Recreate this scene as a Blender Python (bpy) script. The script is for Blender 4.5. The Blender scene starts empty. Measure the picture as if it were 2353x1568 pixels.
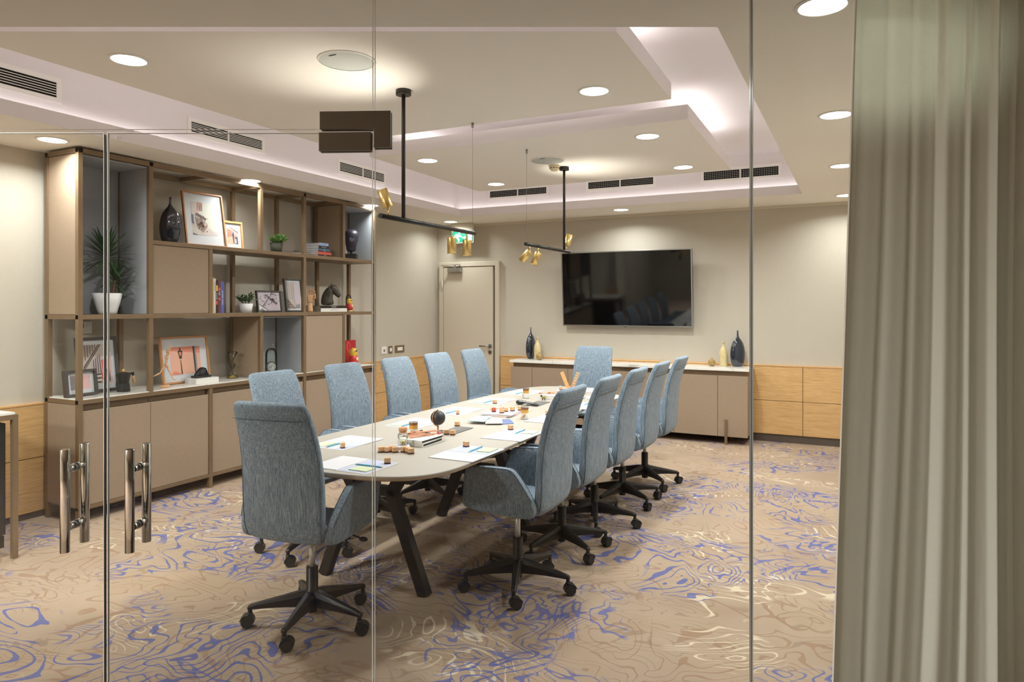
import bpy, bmesh, math, random
from mathutils import Vector, Matrix
random.seed(7)
PI = math.pi
S = bpy.context.scene
C = S.collection

# ------------------------------------------------------------------ camera, world, light, exposure
YAW = math.radians(26.552)
cd = bpy.data.cameras.new('camera'); cam = bpy.data.objects.new('camera', cd); C.objects.link(cam)
cam.location = (0, 0, 1.5); cam.rotation_euler = (PI/2, 0, YAW)
cd.sensor_width = 36; cd.lens = 1596.3/2353*36; cd.shift_y = -(784-702.9)/2353
cd.clip_start = 0.05; cd.clip_end = 60
S.camera = cam
S.view_settings.view_transform = 'Standard'; S.view_settings.look = 'None'
S.view_settings.gamma = 1; S.view_settings.use_curve_mapping = False
S.view_settings.exposure = 0.35
w = bpy.data.worlds.new('world'); S.world = w; w.use_nodes = True
w.node_tree.nodes['Background'].inputs[0].default_value = (0.9, 0.95, 1, 1)
w.node_tree.nodes['Background'].inputs[1].default_value = 0.15
S.cycles.use_denoising = True
S.cycles.max_bounces = 10; S.cycles.diffuse_bounces = 8; S.cycles.glossy_bounces = 5
S.cycles.transmission_bounces = 8; S.cycles.transparent_max_bounces = 16
S.cycles.sample_clamp_indirect = 4.0; S.cycles.caustics_reflective = False; S.cycles.caustics_refractive = False
DOWNLIGHT = 7.0      # emission of the downlight lenses
LAMP_W = 15.0         # beam power of each downlight
COVE = 15.5           # emission of the cove light strips
SPOT = 12.0
SPOT_W = 16.0

def cam_area(loc, size, power, color, rot=(0, 0, 0), sy=None):
    l = bpy.data.lights.new('corridor_fill', 'AREA'); l.size = size; l.energy = power; l.color = color
    if sy: l.shape = 'RECTANGLE'; l.size_y = sy
    o = bpy.data.objects.new('corridor_fill', l); o.location = loc; o.rotation_euler = rot; C.objects.link(o); return o
FW = Vector((-math.sin(YAW), math.cos(YAW), 0)); RT = Vector((math.cos(YAW), math.sin(YAW), 0))
def OB(a, d, z=0):     # oblique frame of the glass front: a along it, d away from the corridor
    v = RT*a+FW*d; return Vector((v.x, v.y, z))
cam_area(OB(-2.95, 1.35, 2.5), 0.5, 120, (1.0, 0.985, 0.95))  # added fill lamp out of view, brightens the curtain from the left
cam_area(OB(-4.25, -0.2, 2.5), 0.6, 150, (1.0, 0.985, 0.95))  # second added fill, lifts the near chair back and the curtain's right side

# ------------------------------------------------------------------ helpers
def lin(c):
    c = c/255.0
    return c/12.92 if c <= 0.04045 else ((c+0.055)/1.055)**2.4
def rgb(r, g, b): return (lin(r), lin(g), lin(b), 1)

class NT:
    def __init__(s, name):
        s.m = bpy.data.materials.new(name); s.m.use_nodes = True; s.t = s.m.node_tree; s.n = s.t.nodes; s.l = s.t.links
        s.b = s.n['Principled BSDF']; s.out = s.n['Material Output']; s._co = {}
    def node(s, typ, **kw):
        x = s.n.new(typ)
        for k, v in kw.items():
            if k.startswith('_'): setattr(x, k[1:], v)
            else:
                x.inputs[int(k[1:]) if k[1:].isdigit() and k[0] == 'i' else k.replace('__', ' ')].default_value = v
        return x
    def link(s, a, b): s.l.new(a, b)
    def co(s, kind='Object', scale=(1, 1, 1)):
        tc = s.node('ShaderNodeTexCoord'); mp = s.node('ShaderNodeMapping', Scale=scale)
        s.link(tc.outputs[kind], mp.inputs[0]); return mp.outputs[0]
    def noise(s, scale, detail=2, rough=0.5, vec=None, dist=0.0):
        x = s.node('ShaderNodeTexNoise', Scale=scale, Detail=detail, Roughness=rough, Distortion=dist)
        if vec is not None: s.link(vec, x.inputs['Vector'])
        return x.outputs[0]
    def ramp(s, fac, stops, interp='LINEAR'):
        x = s.node('ShaderNodeValToRGB'); x.color_ramp.interpolation = interp
        e = x.color_ramp.elements
        while len(e) < len(stops): e.new(0.5)
        for i, (p, c) in enumerate(stops): e[i].position = p; e[i].color = c
        s.link(fac, x.inputs[0]); return x.outputs[0]
    def mix(s, fac, a, b, typ='MIX'):
        x = s.node('ShaderNodeMixRGB'); x.blend_type = typ
        for i, v in ((0, fac), (1, a), (2, b)):
            if isinstance(v, (int, float, tuple)): x.inputs[i].default_value = v
            else: s.link(v, x.inputs[i])
        return x.outputs[0]
    def math(s, op, a, b=None):
        x = s.node('ShaderNodeMath'); x.operation = op
        for i, v in ((0, a), (1, b)):
            if v is None: continue
            if isinstance(v, (int, float)): x.inputs[i].default_value = v
            else: s.link(v, x.inputs[i])
        return x.outputs[0]
    def bump(s, h, strength=0.2, dist=0.002):
        x = s.node('ShaderNodeBump', Strength=strength, Distance=dist); s.link(h, x.inputs['Height'])
        s.link(x.outputs[0], s.b.inputs['Normal'])

def mat(name, c, rough=0.5, metal=0.0, var=0.0, vs=40.0, bump=0.0, bs=200.0, coat=0.0, stretch=(1, 1, 1), spec=None):
    k = NT(name); col = rgb(*c)
    k.b.inputs['Base Color'].default_value = col
    k.b.inputs['Roughness'].default_value = rough; k.b.inputs['Metallic'].default_value = metal
    if coat: k.b.inputs['Coat Weight'].default_value = coat; k.b.inputs['Coat Roughness'].default_value = 0.05
    if spec is not None: k.b.inputs['Specular IOR Level'].default_value = spec
    if var or bump: v = k.co('Object', stretch)
    if var:
        n = k.noise(vs, 4, 0.6, v)
        a = tuple(x*(1-var) for x in col[:3])+(1,); b = tuple(min(1, x*(1+var)) for x in col[:3])+(1,)
        k.link(k.ramp(n, [(0.3, a), (0.7, b)]), k.b.inputs['Base Color'])
    if bump:
        k.bump(k.noise(bs, 2, 0.5, v), bump, 0.002)
    return k.m
def emit(name, c, s):
    m = bpy.data.materials.new(name); m.use_nodes = True; t = m.node_tree
    t.nodes.remove(t.nodes['Principled BSDF']); e = t.nodes.new('ShaderNodeEmission')
    e.inputs[0].default_value = rgb(*c); e.inputs[1].default_value = s
    t.links.new(e.outputs[0], t.nodes['Material Output'].inputs[0]); return m

class MB:
    def __init__(s): s.v = []; s.f = []; s.mi = []; s.sm = []
    def add(s, vs, fs, mi=0, sm=False):
        o = len(s.v); s.v += [tuple(p) for p in vs]
        for f in fs: s.f.append(tuple(i+o for i in f)); s.mi.append(mi); s.sm.append(sm)
        return s
    def box(s, lo, hi, mi=0, M=None):
        x0, y0, z0 = lo; x1, y1, z1 = hi
        vs = [Vector(p) for p in ((x0,y0,z0),(x1,y0,z0),(x1,y1,z0),(x0,y1,z0),(x0,y0,z1),(x1,y0,z1),(x1,y1,z1),(x0,y1,z1))]
        if M is not None: vs = [M @ p for p in vs]
        return s.add(vs, [(3,2,1,0),(4,5,6,7),(0,1,5,4),(1,2,6,5),(2,3,7,6),(3,0,4,7)], mi)
    def quad(s, a, b, c, d, mi=0): return s.add([a, b, c, d], [(0, 1, 2, 3)], mi)
    def prism(s, pts, z0, z1, mi=0, M=None, sm=False):          # polygon in xy pulled along z
        n = len(pts); vs = [Vector((x, y, z0)) for x, y in pts]+[Vector((x, y, z1)) for x, y in pts]
        if M is not None: vs = [M @ p for p in vs]
        s.add(vs, [tuple(range(n))[::-1], tuple(range(n, 2*n))], mi)
        return s.add(vs, [(i, (i+1) % n, n+(i+1) % n, n+i) for i in range(n)], mi, sm)
    def lathe(s, prof, n=24, mi=0, M=None, cap=True, sm=True, sx=1.0, sy=1.0):
        vs = []
        for r, z in prof:
            for i in range(n):
                a = 2*PI*i/n; vs.append(Vector((r*math.cos(a)*sx, r*math.sin(a)*sy, z)))
        if M is not None: vs = [M @ p for p in vs]
        fs = []
        for k in range(len(prof)-1):
            for i in range(n): fs.append((k*n+i, k*n+(i+1) % n, (k+1)*n+(i+1) % n, (k+1)*n+i))
        s.add(vs, fs, mi, sm)
        if cap:
            m = len(prof)-1
            if prof[0][0] > 1e-5: s.add([vs[i] for i in range(n)], [tuple(range(n))[::-1]], mi)
            if prof[m][0] > 1e-5: s.add([vs[m*n+i] for i in range(n)], [tuple(range(n))], mi)
        return s
    def tube(s, pts, r, n=8, mi=0, closed=False, sm=True):
        pts = [Vector(p) for p in pts]; m = len(pts); rr = r if isinstance(r, (list, tuple)) else [r]*m
        vs = []; up = None
        for k, p in enumerate(pts):
            if closed: t = pts[(k+1) % m]-pts[k-1]
            else: t = (pts[min(k+1, m-1)]-pts[max(k-1, 0)])
            t.normalize()
            if up is None:
                up = Vector((0, 0, 1)) if abs(t.z) < 0.9 else Vector((1, 0, 0))
            a = t.cross(up)
            if a.length < 1e-4: a = t.cross(Vector((0, 1, 0)))
            a.normalize(); b = a.cross(t).normalized(); up = b
            for i in range(n):
                q = 2*PI*i/n; vs.append(p+a*math.cos(q)*rr[k]+b*math.sin(q)*rr[k])
        fs = []
        for k in range(m if closed else m-1):
            k2 = (k+1) % m
            for i in range(n): fs.append((k*n+i, k*n+(i+1) % n, k2*n+(i+1) % n, k2*n+i))
        s.add(vs, fs, mi, sm)
        if not closed:
            s.add(vs[:n], [tuple(range(n))[::-1]], mi); s.add(vs[-n:], [tuple(range(n))], mi)
        return s
    def bar(s, a, b, w, h, mi=0, up=(0, 0, 1)):                 # square bar from a to b
        a = Vector(a); b = Vector(b); t = (b-a); L = t.length; t.normalize(); u = Vector(up)
        x = t.cross(u)
        if x.length < 1e-4: x = t.cross(Vector((0, 1, 0)))
        x.normalize(); y = x.cross(t)
        M = Matrix((x, t, y)).transposed().to_4x4(); M.translation = a
        return s.box((-w/2, 0, -h/2), (w/2, L, h/2), mi, M)
    def loft(s, rings, mi=0, sm=True, cap=True):
        n = len(rings[0]); vs = [p for r in rings for p in r]; fs = []
        for k in range(len(rings)-1):
            for i in range(n): fs.append((k*n+i, k*n+(i+1) % n, (k+1)*n+(i+1) % n, (k+1)*n+i))
        s.add(vs, fs, mi, sm)
        if cap:
            s.add(rings[0], [tuple(range(n))[::-1]], mi, sm); s.add(rings[-1], [tuple(range(n))], mi, sm)
        return s
    def sphere(s, c, r, mi=0, n=16, m=10, sc=(1, 1, 1), M=None):
        prof = [(max(1e-6, math.sin(PI*k/m)), -math.cos(PI*k/m)) for k in range(m+1)]
        T = Matrix.Translation(Vector(c)) @ Matrix.Diagonal((r*sc[0], r*sc[1], r*sc[2], 1))
        if M is not None: T = M @ T
        return s.lathe(prof, n, mi, T, cap=False)
    def build(s, name, mats, parent=None, bevel=0, seg=2, loc=None, fix=True, sub=0):
        me = bpy.data.meshes.new(name)
        me.from_pydata(s.v, [], s.f)
        for m in (mats if isinstance(mats, (list, tuple)) else [mats]): me.materials.append(m)
        me.polygons.foreach_set('material_index', s.mi); me.polygons.foreach_set('use_smooth', s.sm)
        if fix:
            b = bmesh.new(); b.from_mesh(me); bmesh.ops.remove_doubles(b, verts=b.verts, dist=1e-5)
            bmesh.ops.recalc_face_normals(b, faces=b.faces); b.to_mesh(me); b.free()
        me.update()
        o = bpy.data.objects.new(name, me); C.objects.link(o)
        if parent: o.parent = parent
        if loc is not None: o.location = loc
        if bevel:
            d = o.modifiers.new('edge', 'BEVEL'); d.width = bevel; d.segments = seg; d.limit_method = 'ANGLE'; d.angle_limit = 0.6
            d.harden_normals = False
        if sub:
            d = o.modifiers.new('smooth', 'SUBSURF'); d.levels = sub; d.render_levels = sub
        return o

def tag(o, label, cat, group=None, kind=None):
    o['label'] = label; o['category'] = cat
    if group: o['group'] = group
    if kind: o['kind'] = kind
    return o
def thing(name, label, cat, loc=(0, 0, 0), rz=0.0, group=None):
    o = bpy.data.objects.new(name, None); o.empty_display_size = 0.05; C.objects.link(o)
    o.location = loc; o.rotation_euler = (0, 0, rz); return tag(o, label, cat, group)
def struct(o): o['kind'] = 'structure'; return o
def copy_tree(o, parent=None):
    c = o.copy(); C.objects.link(c)
    if parent is not None: c.parent = parent
    for ch in list(o.children): copy_tree(ch, c)
    return c
def text(s, size, m, parent, loc, rot, name='lettering', align='CENTER', sx=1.0):
    cu = bpy.data.curves.new(name, 'FONT'); cu.body = s; cu.size = size; cu.align_x = align; cu.align_y = 'CENTER'
    cu.materials.append(m); o = bpy.data.objects.new(name, cu); C.objects.link(o)
    me = bpy.data.meshes.new_from_object(o); bpy.data.objects.remove(o); me.name = name
    o = bpy.data.objects.new(name, me); C.objects.link(o)
    o.parent = parent; o.location = loc; o.rotation_euler = rot; o.scale = (sx, 1, 1); return o
def Tm(loc=(0, 0, 0), rx=0, ry=0, rz=0):
    return Matrix.Translation(Vector(loc)) @ Matrix.Rotation(rz, 4, 'Z') @ Matrix.Rotation(ry, 4, 'Y') @ Matrix.Rotation(rx, 4, 'X')

# ------------------------------------------------------------------ materials
def wallcloth(name, c, amt=0.05):
    k = NT(name); v = k.co('Object', (90, 90, 6)); n1 = k.noise(5, 3, 0.6, v)
    v2 = k.co('Object', (8, 8, 120)); n2 = k.noise(4, 3, 0.6, v2)
    n = k.math('ADD', k.math('MULTIPLY', n1, 0.5), k.math('MULTIPLY', n2, 0.5)); col = rgb(*c)
    a = tuple(x*(1-amt) for x in col[:3])+(1,); b = tuple(x*(1+amt) for x in col[:3])+(1,)
    k.link(k.ramp(n, [(0.35, a), (0.65, b)]), k.b.inputs['Base Color']); k.b.inputs['Roughness'].default_value = 0.75
    k.bump(n, 0.15, 0.001); return k.m
M_WALL = wallcloth('wall_cloth', (190, 182, 166))
M_CEIL = mat('ceiling_paint', (238, 232, 221), 0.9, bump=0.05, bs=300)
M_CORR = mat('corridor_paint', (150, 142, 128), 0.9)
M_REC = mat('recess_paint', (228, 222, 220), 0.9)
M_WHITE = mat('white_metal', (235, 232, 224), 0.5)
M_BLACKHOLE = mat('vent_dark', (5, 5, 5), 1.0, spec=0.0)
def oak():
    k = NT('oak_veneer'); v = k.co('Object', (1.2, 1.2, 22)); n = k.noise(3.0, 6, 0.65, v, 0.4)
    v2 = k.co('Object', (3, 3, 160)); n2 = k.noise(4, 3, 0.6, v2)
    c = k.ramp(n, [(0.25, rgb(184, 140, 84)), (0.5, rgb(208, 166, 108)), (0.75, rgb(222, 184, 128))])
    c = k.mix(0.35, c, k.ramp(n2, [(0.4, rgb(170, 125, 70)), (0.6, rgb(226, 190, 138))]))
    k.link(c, k.b.inputs['Base Color']); k.b.inputs['Roughness'].default_value = 0.45; return k.m
M_OAK = oak()
M_BRONZE = mat('bronze_metal', (128, 106, 80), 0.45, 0.35, var=0.08, vs=6)
M_TAUPE = wallcloth('taupe_cloth', (152, 132, 110), 0.10)
M_GREYC = wallcloth('grey_cloth', (158, 162, 166), 0.10)
def marble():
    k = NT('white_marble'); v = k.co('Object'); n = k.noise(1.1, 3, 0.5, v, 0.8)
    r = k.math('ABSOLUTE', k.math('SUBTRACT', n, 0.5))
    c = k.ramp(r, [(0.0, rgb(196, 192, 182)), (0.008, rgb(226, 223, 214)), (0.05, rgb(232, 229, 220))])
    k.link(c, k.b.inputs['Base Color']); k.b.inputs['Roughness'].default_value = 0.18; return k.m
M_MARBLE = marble()
M_BLACK = mat('black_plastic', (30, 29, 27), 0.42)
M_BLACKM = mat('black_metal', (34, 31, 28), 0.38, 0.3)
M_CHROME = mat('chrome', (215, 212, 205), 0.12, 1.0)
M_STEEL = mat('brushed_steel', (165, 163, 158), 0.3, 1.0)
M_BRASS = mat('brass', (216, 184, 116), 0.3, 0.8)
def fabric():
    k = NT('blue_grey_fabric')
    v = k.co('Object', (75, 75, 3.2)); n = k.noise(2.4, 4, 0.7, v)
    v2 = k.co('Object', (260, 260, 260)); n2 = k.noise(1.0, 2, 0.7, v2)
    v3 = k.co('Object', (190, 190, 12)); n3 = k.noise(2.0, 3, 0.7, v3)
    f = k.math('ADD', k.math('ADD', k.math('MULTIPLY', n, 0.4), k.math('MULTIPLY', n2, 0.25)), k.math('MULTIPLY', n3, 0.35))
    c = k.ramp(f, [(0.38, rgb(74, 90, 103)), (0.5, rgb(121, 137, 150)), (0.62, rgb(166, 177, 185))])
    k.link(c, k.b.inputs['Base Color']); k.b.inputs['Roughness'].default_value = 0.85
    k.b.inputs['Sheen Weight'].default_value = 0.15; k.b.inputs['Specular IOR Level'].default_value = 0.2
    k.bump(f, 0.35, 0.002); return k.m
M_FAB = fabric()
M_PIPE = mat('fabric_piping', (84, 100, 116), 0.8)
M_TABLE = mat('table_laminate', (166, 159, 147), 0.42, var=0.015, vs=3)
M_TEDGE = mat('table_edge', (176, 152, 122), 0.5)
M_PAPER = mat('white_paper', (208, 207, 209), 0.7)
M_LILAC = mat('lilac_paper', (182, 188, 208), 0.7)
M_YGREEN = mat('pale_green_note', (194, 204, 166), 0.7)
M_PENB = mat('blue_pencil', (88, 168, 190), 0.4)
M_PINE = mat('light_wood', (214, 168, 124), 0.55, var=0.08, vs=30, stretch=(1, 1, 6))
M_RUB = mat('dark_rubber', (66, 38, 34), 0.7)
M_NAVY = mat('navy_glaze', (22, 32, 50), 0.08, coat=1.0)
M_CREAMG = mat('cream_glaze', (206, 188, 138), 0.2, var=0.1, vs=25, coat=0.6)
M_AMBER = mat('amber_glaze', (150, 120, 62), 0.15, coat=0.8)
M_DARKF = mat('dark_frame', (66, 60, 56), 0.5)
M_WOODF = mat('wood_frame', (184, 128, 78), 0.45, var=0.12, vs=20, stretch=(1, 1, 0.2))
M_WOODL = mat('pale_wood_frame', (216, 168, 108), 0.45, var=0.08, vs=20)
M_MAT = mat('picture_mount', (200, 204, 206), 0.6)
M_INK = mat('black_ink', (24, 24, 26), 0.6)
M_WINK = mat('white_ink', (240, 240, 238), 0.6)
M_LENS = emit('downlight_lens', (255, 254, 248), DOWNLIGHT)
M_STRIP = emit('cove_strip', (255, 250, 253), COVE)
M_SPOT = emit('spot_lens', (255, 226, 170), SPOT)

def glassy(name, tint=(1, 1, 1, 1), ior=1.45, gloss=0.0):
    k = NT(name); k.n.remove(k.b)
    fr = k.node('ShaderNodeFresnel', IOR=ior); tr = k.node('ShaderNodeBsdfTransparent', Color=tint); gl = k.node('ShaderNodeBsdfGlossy', Roughness=0.0)
    mx = k.node('ShaderNodeMixShader'); k.link(fr.outputs[0], mx.inputs[0]); k.link(tr.outputs[0], mx.inputs[1]); k.link(gl.outputs[0], mx.inputs[2])
    k.link(mx.outputs[0], k.out.inputs[0]); return k.m
M_GLASS = glassy('clear_pane', (0.985, 0.995, 0.985, 1), 1.25)
M_GEDGE = mat('glass_edge', (236, 240, 234), 0.3, 0.2)
M_JAR = glassy('jar_glass', (0.93, 0.97, 0.95, 1), 1.5)

def carpet():
    k = NT('swirl_carpet'); v = k.co('Object')
    wn = k.node('ShaderNodeTexNoise', Scale=0.9, Detail=2.0, Roughness=0.5); k.link(v, wn.inputs['Vector'])
    def layer(scale, freq, width, seed, mscale, mlo, mhi, dist=0.9, detail=2.0):
        mp = k.node('ShaderNodeMapping', Location=(seed, seed*1.7, 0), Scale=(0.95, 1.1, 1)); k.link(v, mp.inputs[0])
        n = k.noise(scale, detail, 0.55, mp.outputs[0], dist)
        fr = k.math('FRACT', k.math('MULTIPLY', n, freq))
        d = k.math('ABSOLUTE', k.math('SUBTRACT', fr, 0.5))
        wv = k.noise(6, 2, 0.5, mp.outputs[0])
        wd = k.math('MULTIPLY', k.math('MAXIMUM', k.math('SUBTRACT', wv, 0.27), 0.0), width*4.4)
        ln = k.math('LESS_THAN', d, wd)
        ms = k.noise(mscale, 1, 0.5, mp.outputs[0])
        msk = k.ramp(ms, [(mlo, (0, 0, 0, 1)), (mhi, (1, 1, 1, 1))])
        return k.math('MULTIPLY', ln, msk)
    base_n = k.noise(1.3, 3, 0.6, v)
    base = k.ramp(base_n, [(0.3, rgb(154, 133, 112)), (0.5, rgb(163, 144, 123)), (0.7, rgb(158, 137, 114))])
    br = layer(1.2, 20, 0.070, 3.1, 1.2, 0.38, 0.46, 0.9, 2.4)
    br2 = layer(1.7, 18, 0.065, 23.1, 1.5, 0.48, 0.54, 0.8, 2.4)
    cr = layer(1.6, 18, 0.080, 8.3, 1.5, 0.57, 0.61, 0.8, 2.4)
    bl = layer(1.1, 25, 0.105, 14.7, 1.1, 0.50, 0.53, 0.9, 2.6)
    bl2 = layer(1.5, 22, 0.095, 31.7, 1.3, 0.54, 0.57, 0.8, 2.6)
    c = k.mix(k.math('MULTIPLY', br, 0.55), base, rgb(136, 104, 80))
    c = k.mix(k.math('MULTIPLY', br2, 0.55), c, rgb(132, 112, 92))
    c = k.mix(k.math('MULTIPLY', cr, 0.7), c, rgb(208, 194, 168))
    c = k.mix(k.math('MULTIPLY', bl, 0.8), c, rgb(74, 88, 146))
    c = k.mix(k.math('MULTIPLY', bl2, 0.7), c, rgb(74, 88, 150))
    f = k.noise(420, 2, 0.6, v)
    c = k.mix(0.35, c, k.ramp(f, [(0.3, (0.35, 0.35, 0.35, 1)), (0.7, (0.75, 0.75, 0.75, 1))]), 'OVERLAY')
    k.link(c, k.b.inputs['Base Color']); k.b.inputs['Roughness'].default_value = 0.95
    k.b.inputs['Specular IOR Level'].default_value = 0.1
    k.bump(f, 0.5, 0.004); return k.m
M_CARPET = carpet()

# ------------------------------------------------------------------ room shell
WL, WB, H = -5.23, 8.15, 2.60           # left wall, back wall, soffit height
GD = 2.30                               # distance of the glass front from the camera plane
XR = 0.40                               # right wall
struct(MB().box((-7, -4.5, -0.12), (5, WB+0.2, 0)).build('floor', M_CARPET))
struct(MB().box((WL-0.15, -0.6, 0), (WL, WB+0.15, 3.3)).build('wall_left', M_WALL))
struct(MB().box((WL, WB, 0), (XR+0.3, WB+0.15, 3.3)).build('wall_back', M_WALL))
gy = (GD+math.sin(YAW)*XR)/math.cos(YAW)
struct(MB().box((XR, gy, 0), (XR+0.15, WB, 3.3)).build('wall_right', M_WALL))
a0 = (XR*1.0-(-math.sin(YAW))*GD)/math.cos(YAW)
wf = MB()
p = [OB(a0, GD), OB(5, GD), OB(5, GD+0.12), OB(a0+0.02, GD+0.12)]
wf.prism([(q.x, q.y) for q in p], 0, H); struct(wf.build('wall_front', M_CORR))
cw = MB()
cw.box((WL-0.3, -4.4, 0), (5, -4.2, H)); cw.box((4.4, -4.4, 0), (4.6, 5.5, H)); cw.box((WL-0.3, -4.4, 0), (WL-0.15, 0, H))
struct(cw.build('wall_corridor', M_CORR))
# soffit with the recess cut out
def fl(x): return 1.548+0.5*(x+3.031)
RL, RR, RB = -4.40, -0.50, 7.37
def poly(o): # recess outline grown by o
    return [(RL-o, fl(RL-o)-o*1.118), (RR+o, fl(RR+o)-o*1.118), (RR+o, RB+o), (RL-o, RB+o)]
def ceil_with_hole():
    cu = bpy.data.curves.new('ceiling', 'CURVE'); cu.dimensions = '2D'; cu.fill_mode = 'BOTH'
    for pts in ([(-7, -4.5), (5, -4.5), (5, WB+0.2), (-7, WB+0.2)], poly(0)):
        sp = cu.splines.new('POLY'); sp.points.add(len(pts)-1); sp.use_cyclic_u = True
        for i, (x, y) in enumerate(pts): sp.points[i].co = (x, y, 0, 1)
    t = bpy.data.objects.new('t', cu); me = bpy.data.meshes.new_from_object(t); me.name = 'ceiling'
    bpy.data.objects.remove(t); me.materials.clear(); me.materials.append(M_CEIL)
    me.transform(Matrix.Translation((0, 0, H)))
    o = bpy.data.objects.new('ceiling', me); C.objects.link(o); return struct(o)
ceiling = ceil_with_hole()
HF, HU, LED = 2.69, 3.07, 0.15
m = MB(); a = poly(0); b = poly(LED)
for i in range(4):
    j = (i+1) % 4
    m.quad((*a[i], H), (*a[j], H), (*a[j], HF), (*a[i], HF), 1)
    m.quad((*a[i], HF), (*a[j], HF), (*b[j], HF), (*b[i], HF))
    m.quad((*b[i], HF), (*b[j], HF), (*b[j], HU), (*b[i], HU))
m.add([(*q, HU) for q in b], [(0, 1, 2, 3)])
m.build('recess_lining', [M_REC, M_REC], ceiling, fix=False)
# two hanging panels and their shared core
M_ISL = mat('panel_paint', (238, 232, 222), 0.9)
def island(pts):
    mm = MB(); n = 4
    mm.add([(*q, 2.77) for q in pts], [(0, 1, 2, 3)], 0)
    mm.add([(*q, 2.87) for q in pts], [(3, 2, 1, 0)], 1)
    for i in range(4): mm.quad((*pts[i], 2.77), (*pts[(i+1) % 4], 2.77), (*pts[(i+1) % 4], 2.87), (*pts[i], 2.87), 1)
    return mm.build('dropped_panel', [M_ISL, M_REC], ceiling)
I1 = [(-3.772, 1.71), (-1.005, 3.09), (-1.033, 4.255), (-3.774, 4.235)]
I2 = [(-3.735, 4.755), (-1.041, 4.755), (-1.068, 6.70), (-3.777, 6.73)]
island(I1); island(I2)
def strips(pts, ins):
    cx = sum(q[0] for q in pts)/4; cy = sum(q[1] for q in pts)/4; r = []
    for i in range(4):
        r.append((pts[i][0]+(ins if pts[i][0] < cx else -ins), pts[i][1]+(ins if pts[i][1] < cy else -ins)))
    for i in range(4):
        p0 = Vector((*r[i], 2.876)); p1 = Vector((*r[(i+1) % 4], 2.876)); dd_ = (p1-p0).normalized()*0.22; p0 = p0+dd_; p1 = p1-dd_
        MB().bar(p0, p1, 0.03, 0.008).build('light_strip', M_STRIP, ceiling)
strips(I1, 0.11); strips(I2, 0.11)
M_STRIP2 = emit('ledge_strip', (255, 248, 252), 4.0)
lp_ = poly(0.105)
for i in range(4): MB().bar((*lp_[i], HF+0.008), (*lp_[(i+1) % 4], HF+0.008), 0.018, 0.012).build('light_strip', M_STRIP2, ceiling)
# thin cornice line on the back wall
struct(MB().box((WL, WB-0.02, H-0.03), (XR, WB, H-0.001)).build('trim_1', mat('cornice_paint', (206, 196, 176), 0.8)))

# oak wainscot panels
def wains(name, axis, fixed, spans, rows, proud=0.025):
    root = bpy.data.objects.new(name, None); C.objects.link(root); struct(root)
    for (s0, s1) in spans:
        for (z0, z1) in rows:
            g = 0.0025; mm = MB()
            if axis == 'x': mm.box((fixed, s0+g, z0+g), (fixed+proud, s1-g, z1-g))
            else: mm.box((s0+g, fixed-proud, z0+g), (s1-g, fixed, z1-g))
            mm.build('oak_panel', M_OAK, root, bevel=0.002)
    lo, hi = min(a for a, b in spans), max(b for a, b in spans)
    zt = max(r[1] for r in rows)
    if axis == 'x':
        MB().box((fixed, lo, 0), (fixed+0.008, hi, zt-0.01)).build('backing', mat('plinth_brown', (84, 72, 62), 0.7), root)
        MB().box((fixed, lo, zt), (fixed+proud+0.004, hi, zt+0.012)).build('cap_rail', M_WOODL, root)
    else:
        MB().box((lo, fixed-0.008, 0), (hi, fixed, zt-0.01)).build('backing', mat('plinth_brown', (84, 72, 62), 0.7), root)
        MB().box((lo, fixed-proud-0.004, zt), (hi, fixed, zt+0.012)).build('cap_rail', M_WOODL, root)
wains('trim_2', 'y', WB, [(-4.235, -3.4), (-3.4, -2.3), (-2.3, -1.1), (-1.1, -0.545), (-0.545, XR)], [(0.085, 0.455), (0.455, 0.835)])
wains('trim_3', 'x', WL, [(-0.1, 1.35), (1.35, 2.99)], [(0.045, 0.425), (0.425, 0.80)])
wains('trim_4', 'x', WL, [(6.25, 7.1), (7.1, WB-0.03)], [(0.07, 0.44), (0.44, 0.82)])

# door
door = bpy.data.objects.new('door_1', None); C.objects.link(door); struct(door)
M_DOOR = wallcloth('door_cloth', (196, 186, 166), 0.03)
m = MB()
m.box((-5.17, WB-0.05, 0), (-5.105, WB, 2.09)); m.box((-4.30, WB-0.05, 0), (-4.24, WB, 2.09)); m.box((-5.105, WB-0.05, 2.03), (-4.30, WB, 2.09))
m.build('door_frame', M_DOOR, door, bevel=0.003)
MB().box((-5.10, WB-0.042, 0.01), (-4.335, WB-0.002, 2.022)).build('door_leaf', M_DOOR, door, bevel=0.002)
MB().box((-4.335, WB-0.012, 0.0), (-4.30, WB-0.001, 2.03)).build('door_rebate', mat('rebate_shade', (110, 98, 84), 0.8), door)  # dark colour paints in the shadow of the reveal beside the leaf
m = MB(); m.lathe([(0.026, 0), (0.026, 0.01)], 20, M=Tm((-4.375, WB-0.045, 0.965), rx=PI/2))
m.tube([(-4.375, WB-0.05, 0.965), (-4.375, WB-0.10, 0.965), (-4.40, WB-0.105, 0.965), (-4.505, WB-0.105, 0.965)], 0.010, 10)
m.build('door_handle', M_STEEL, door)
m = MB(); m.lathe([(0.026, 0), (0.026, 0.01)], 20, M=Tm((-4.375, WB-0.045, 0.885), rx=PI/2))
m.box((-4.381, WB-0.06, 0.868), (-4.369, WB-0.05, 0.90), 1); m.build('lock_plate', [M_STEEL, M_BLACK], door)
m = MB(); m.box((-5.01, WB-0.10, 1.955), (-4.80, WB-0.045, 2.015)); m.build('door_closer', M_STEEL, door, bevel=0.006)
m = MB()
m.bar((-4.90, WB-0.075, 2.025), (-5.06, WB-0.17, 2.04), 0.018, 0.006); m.bar((-5.06, WB-0.17, 2.045), (-4.83, WB-0.06, 2.06), 0.016, 0.006)
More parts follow.
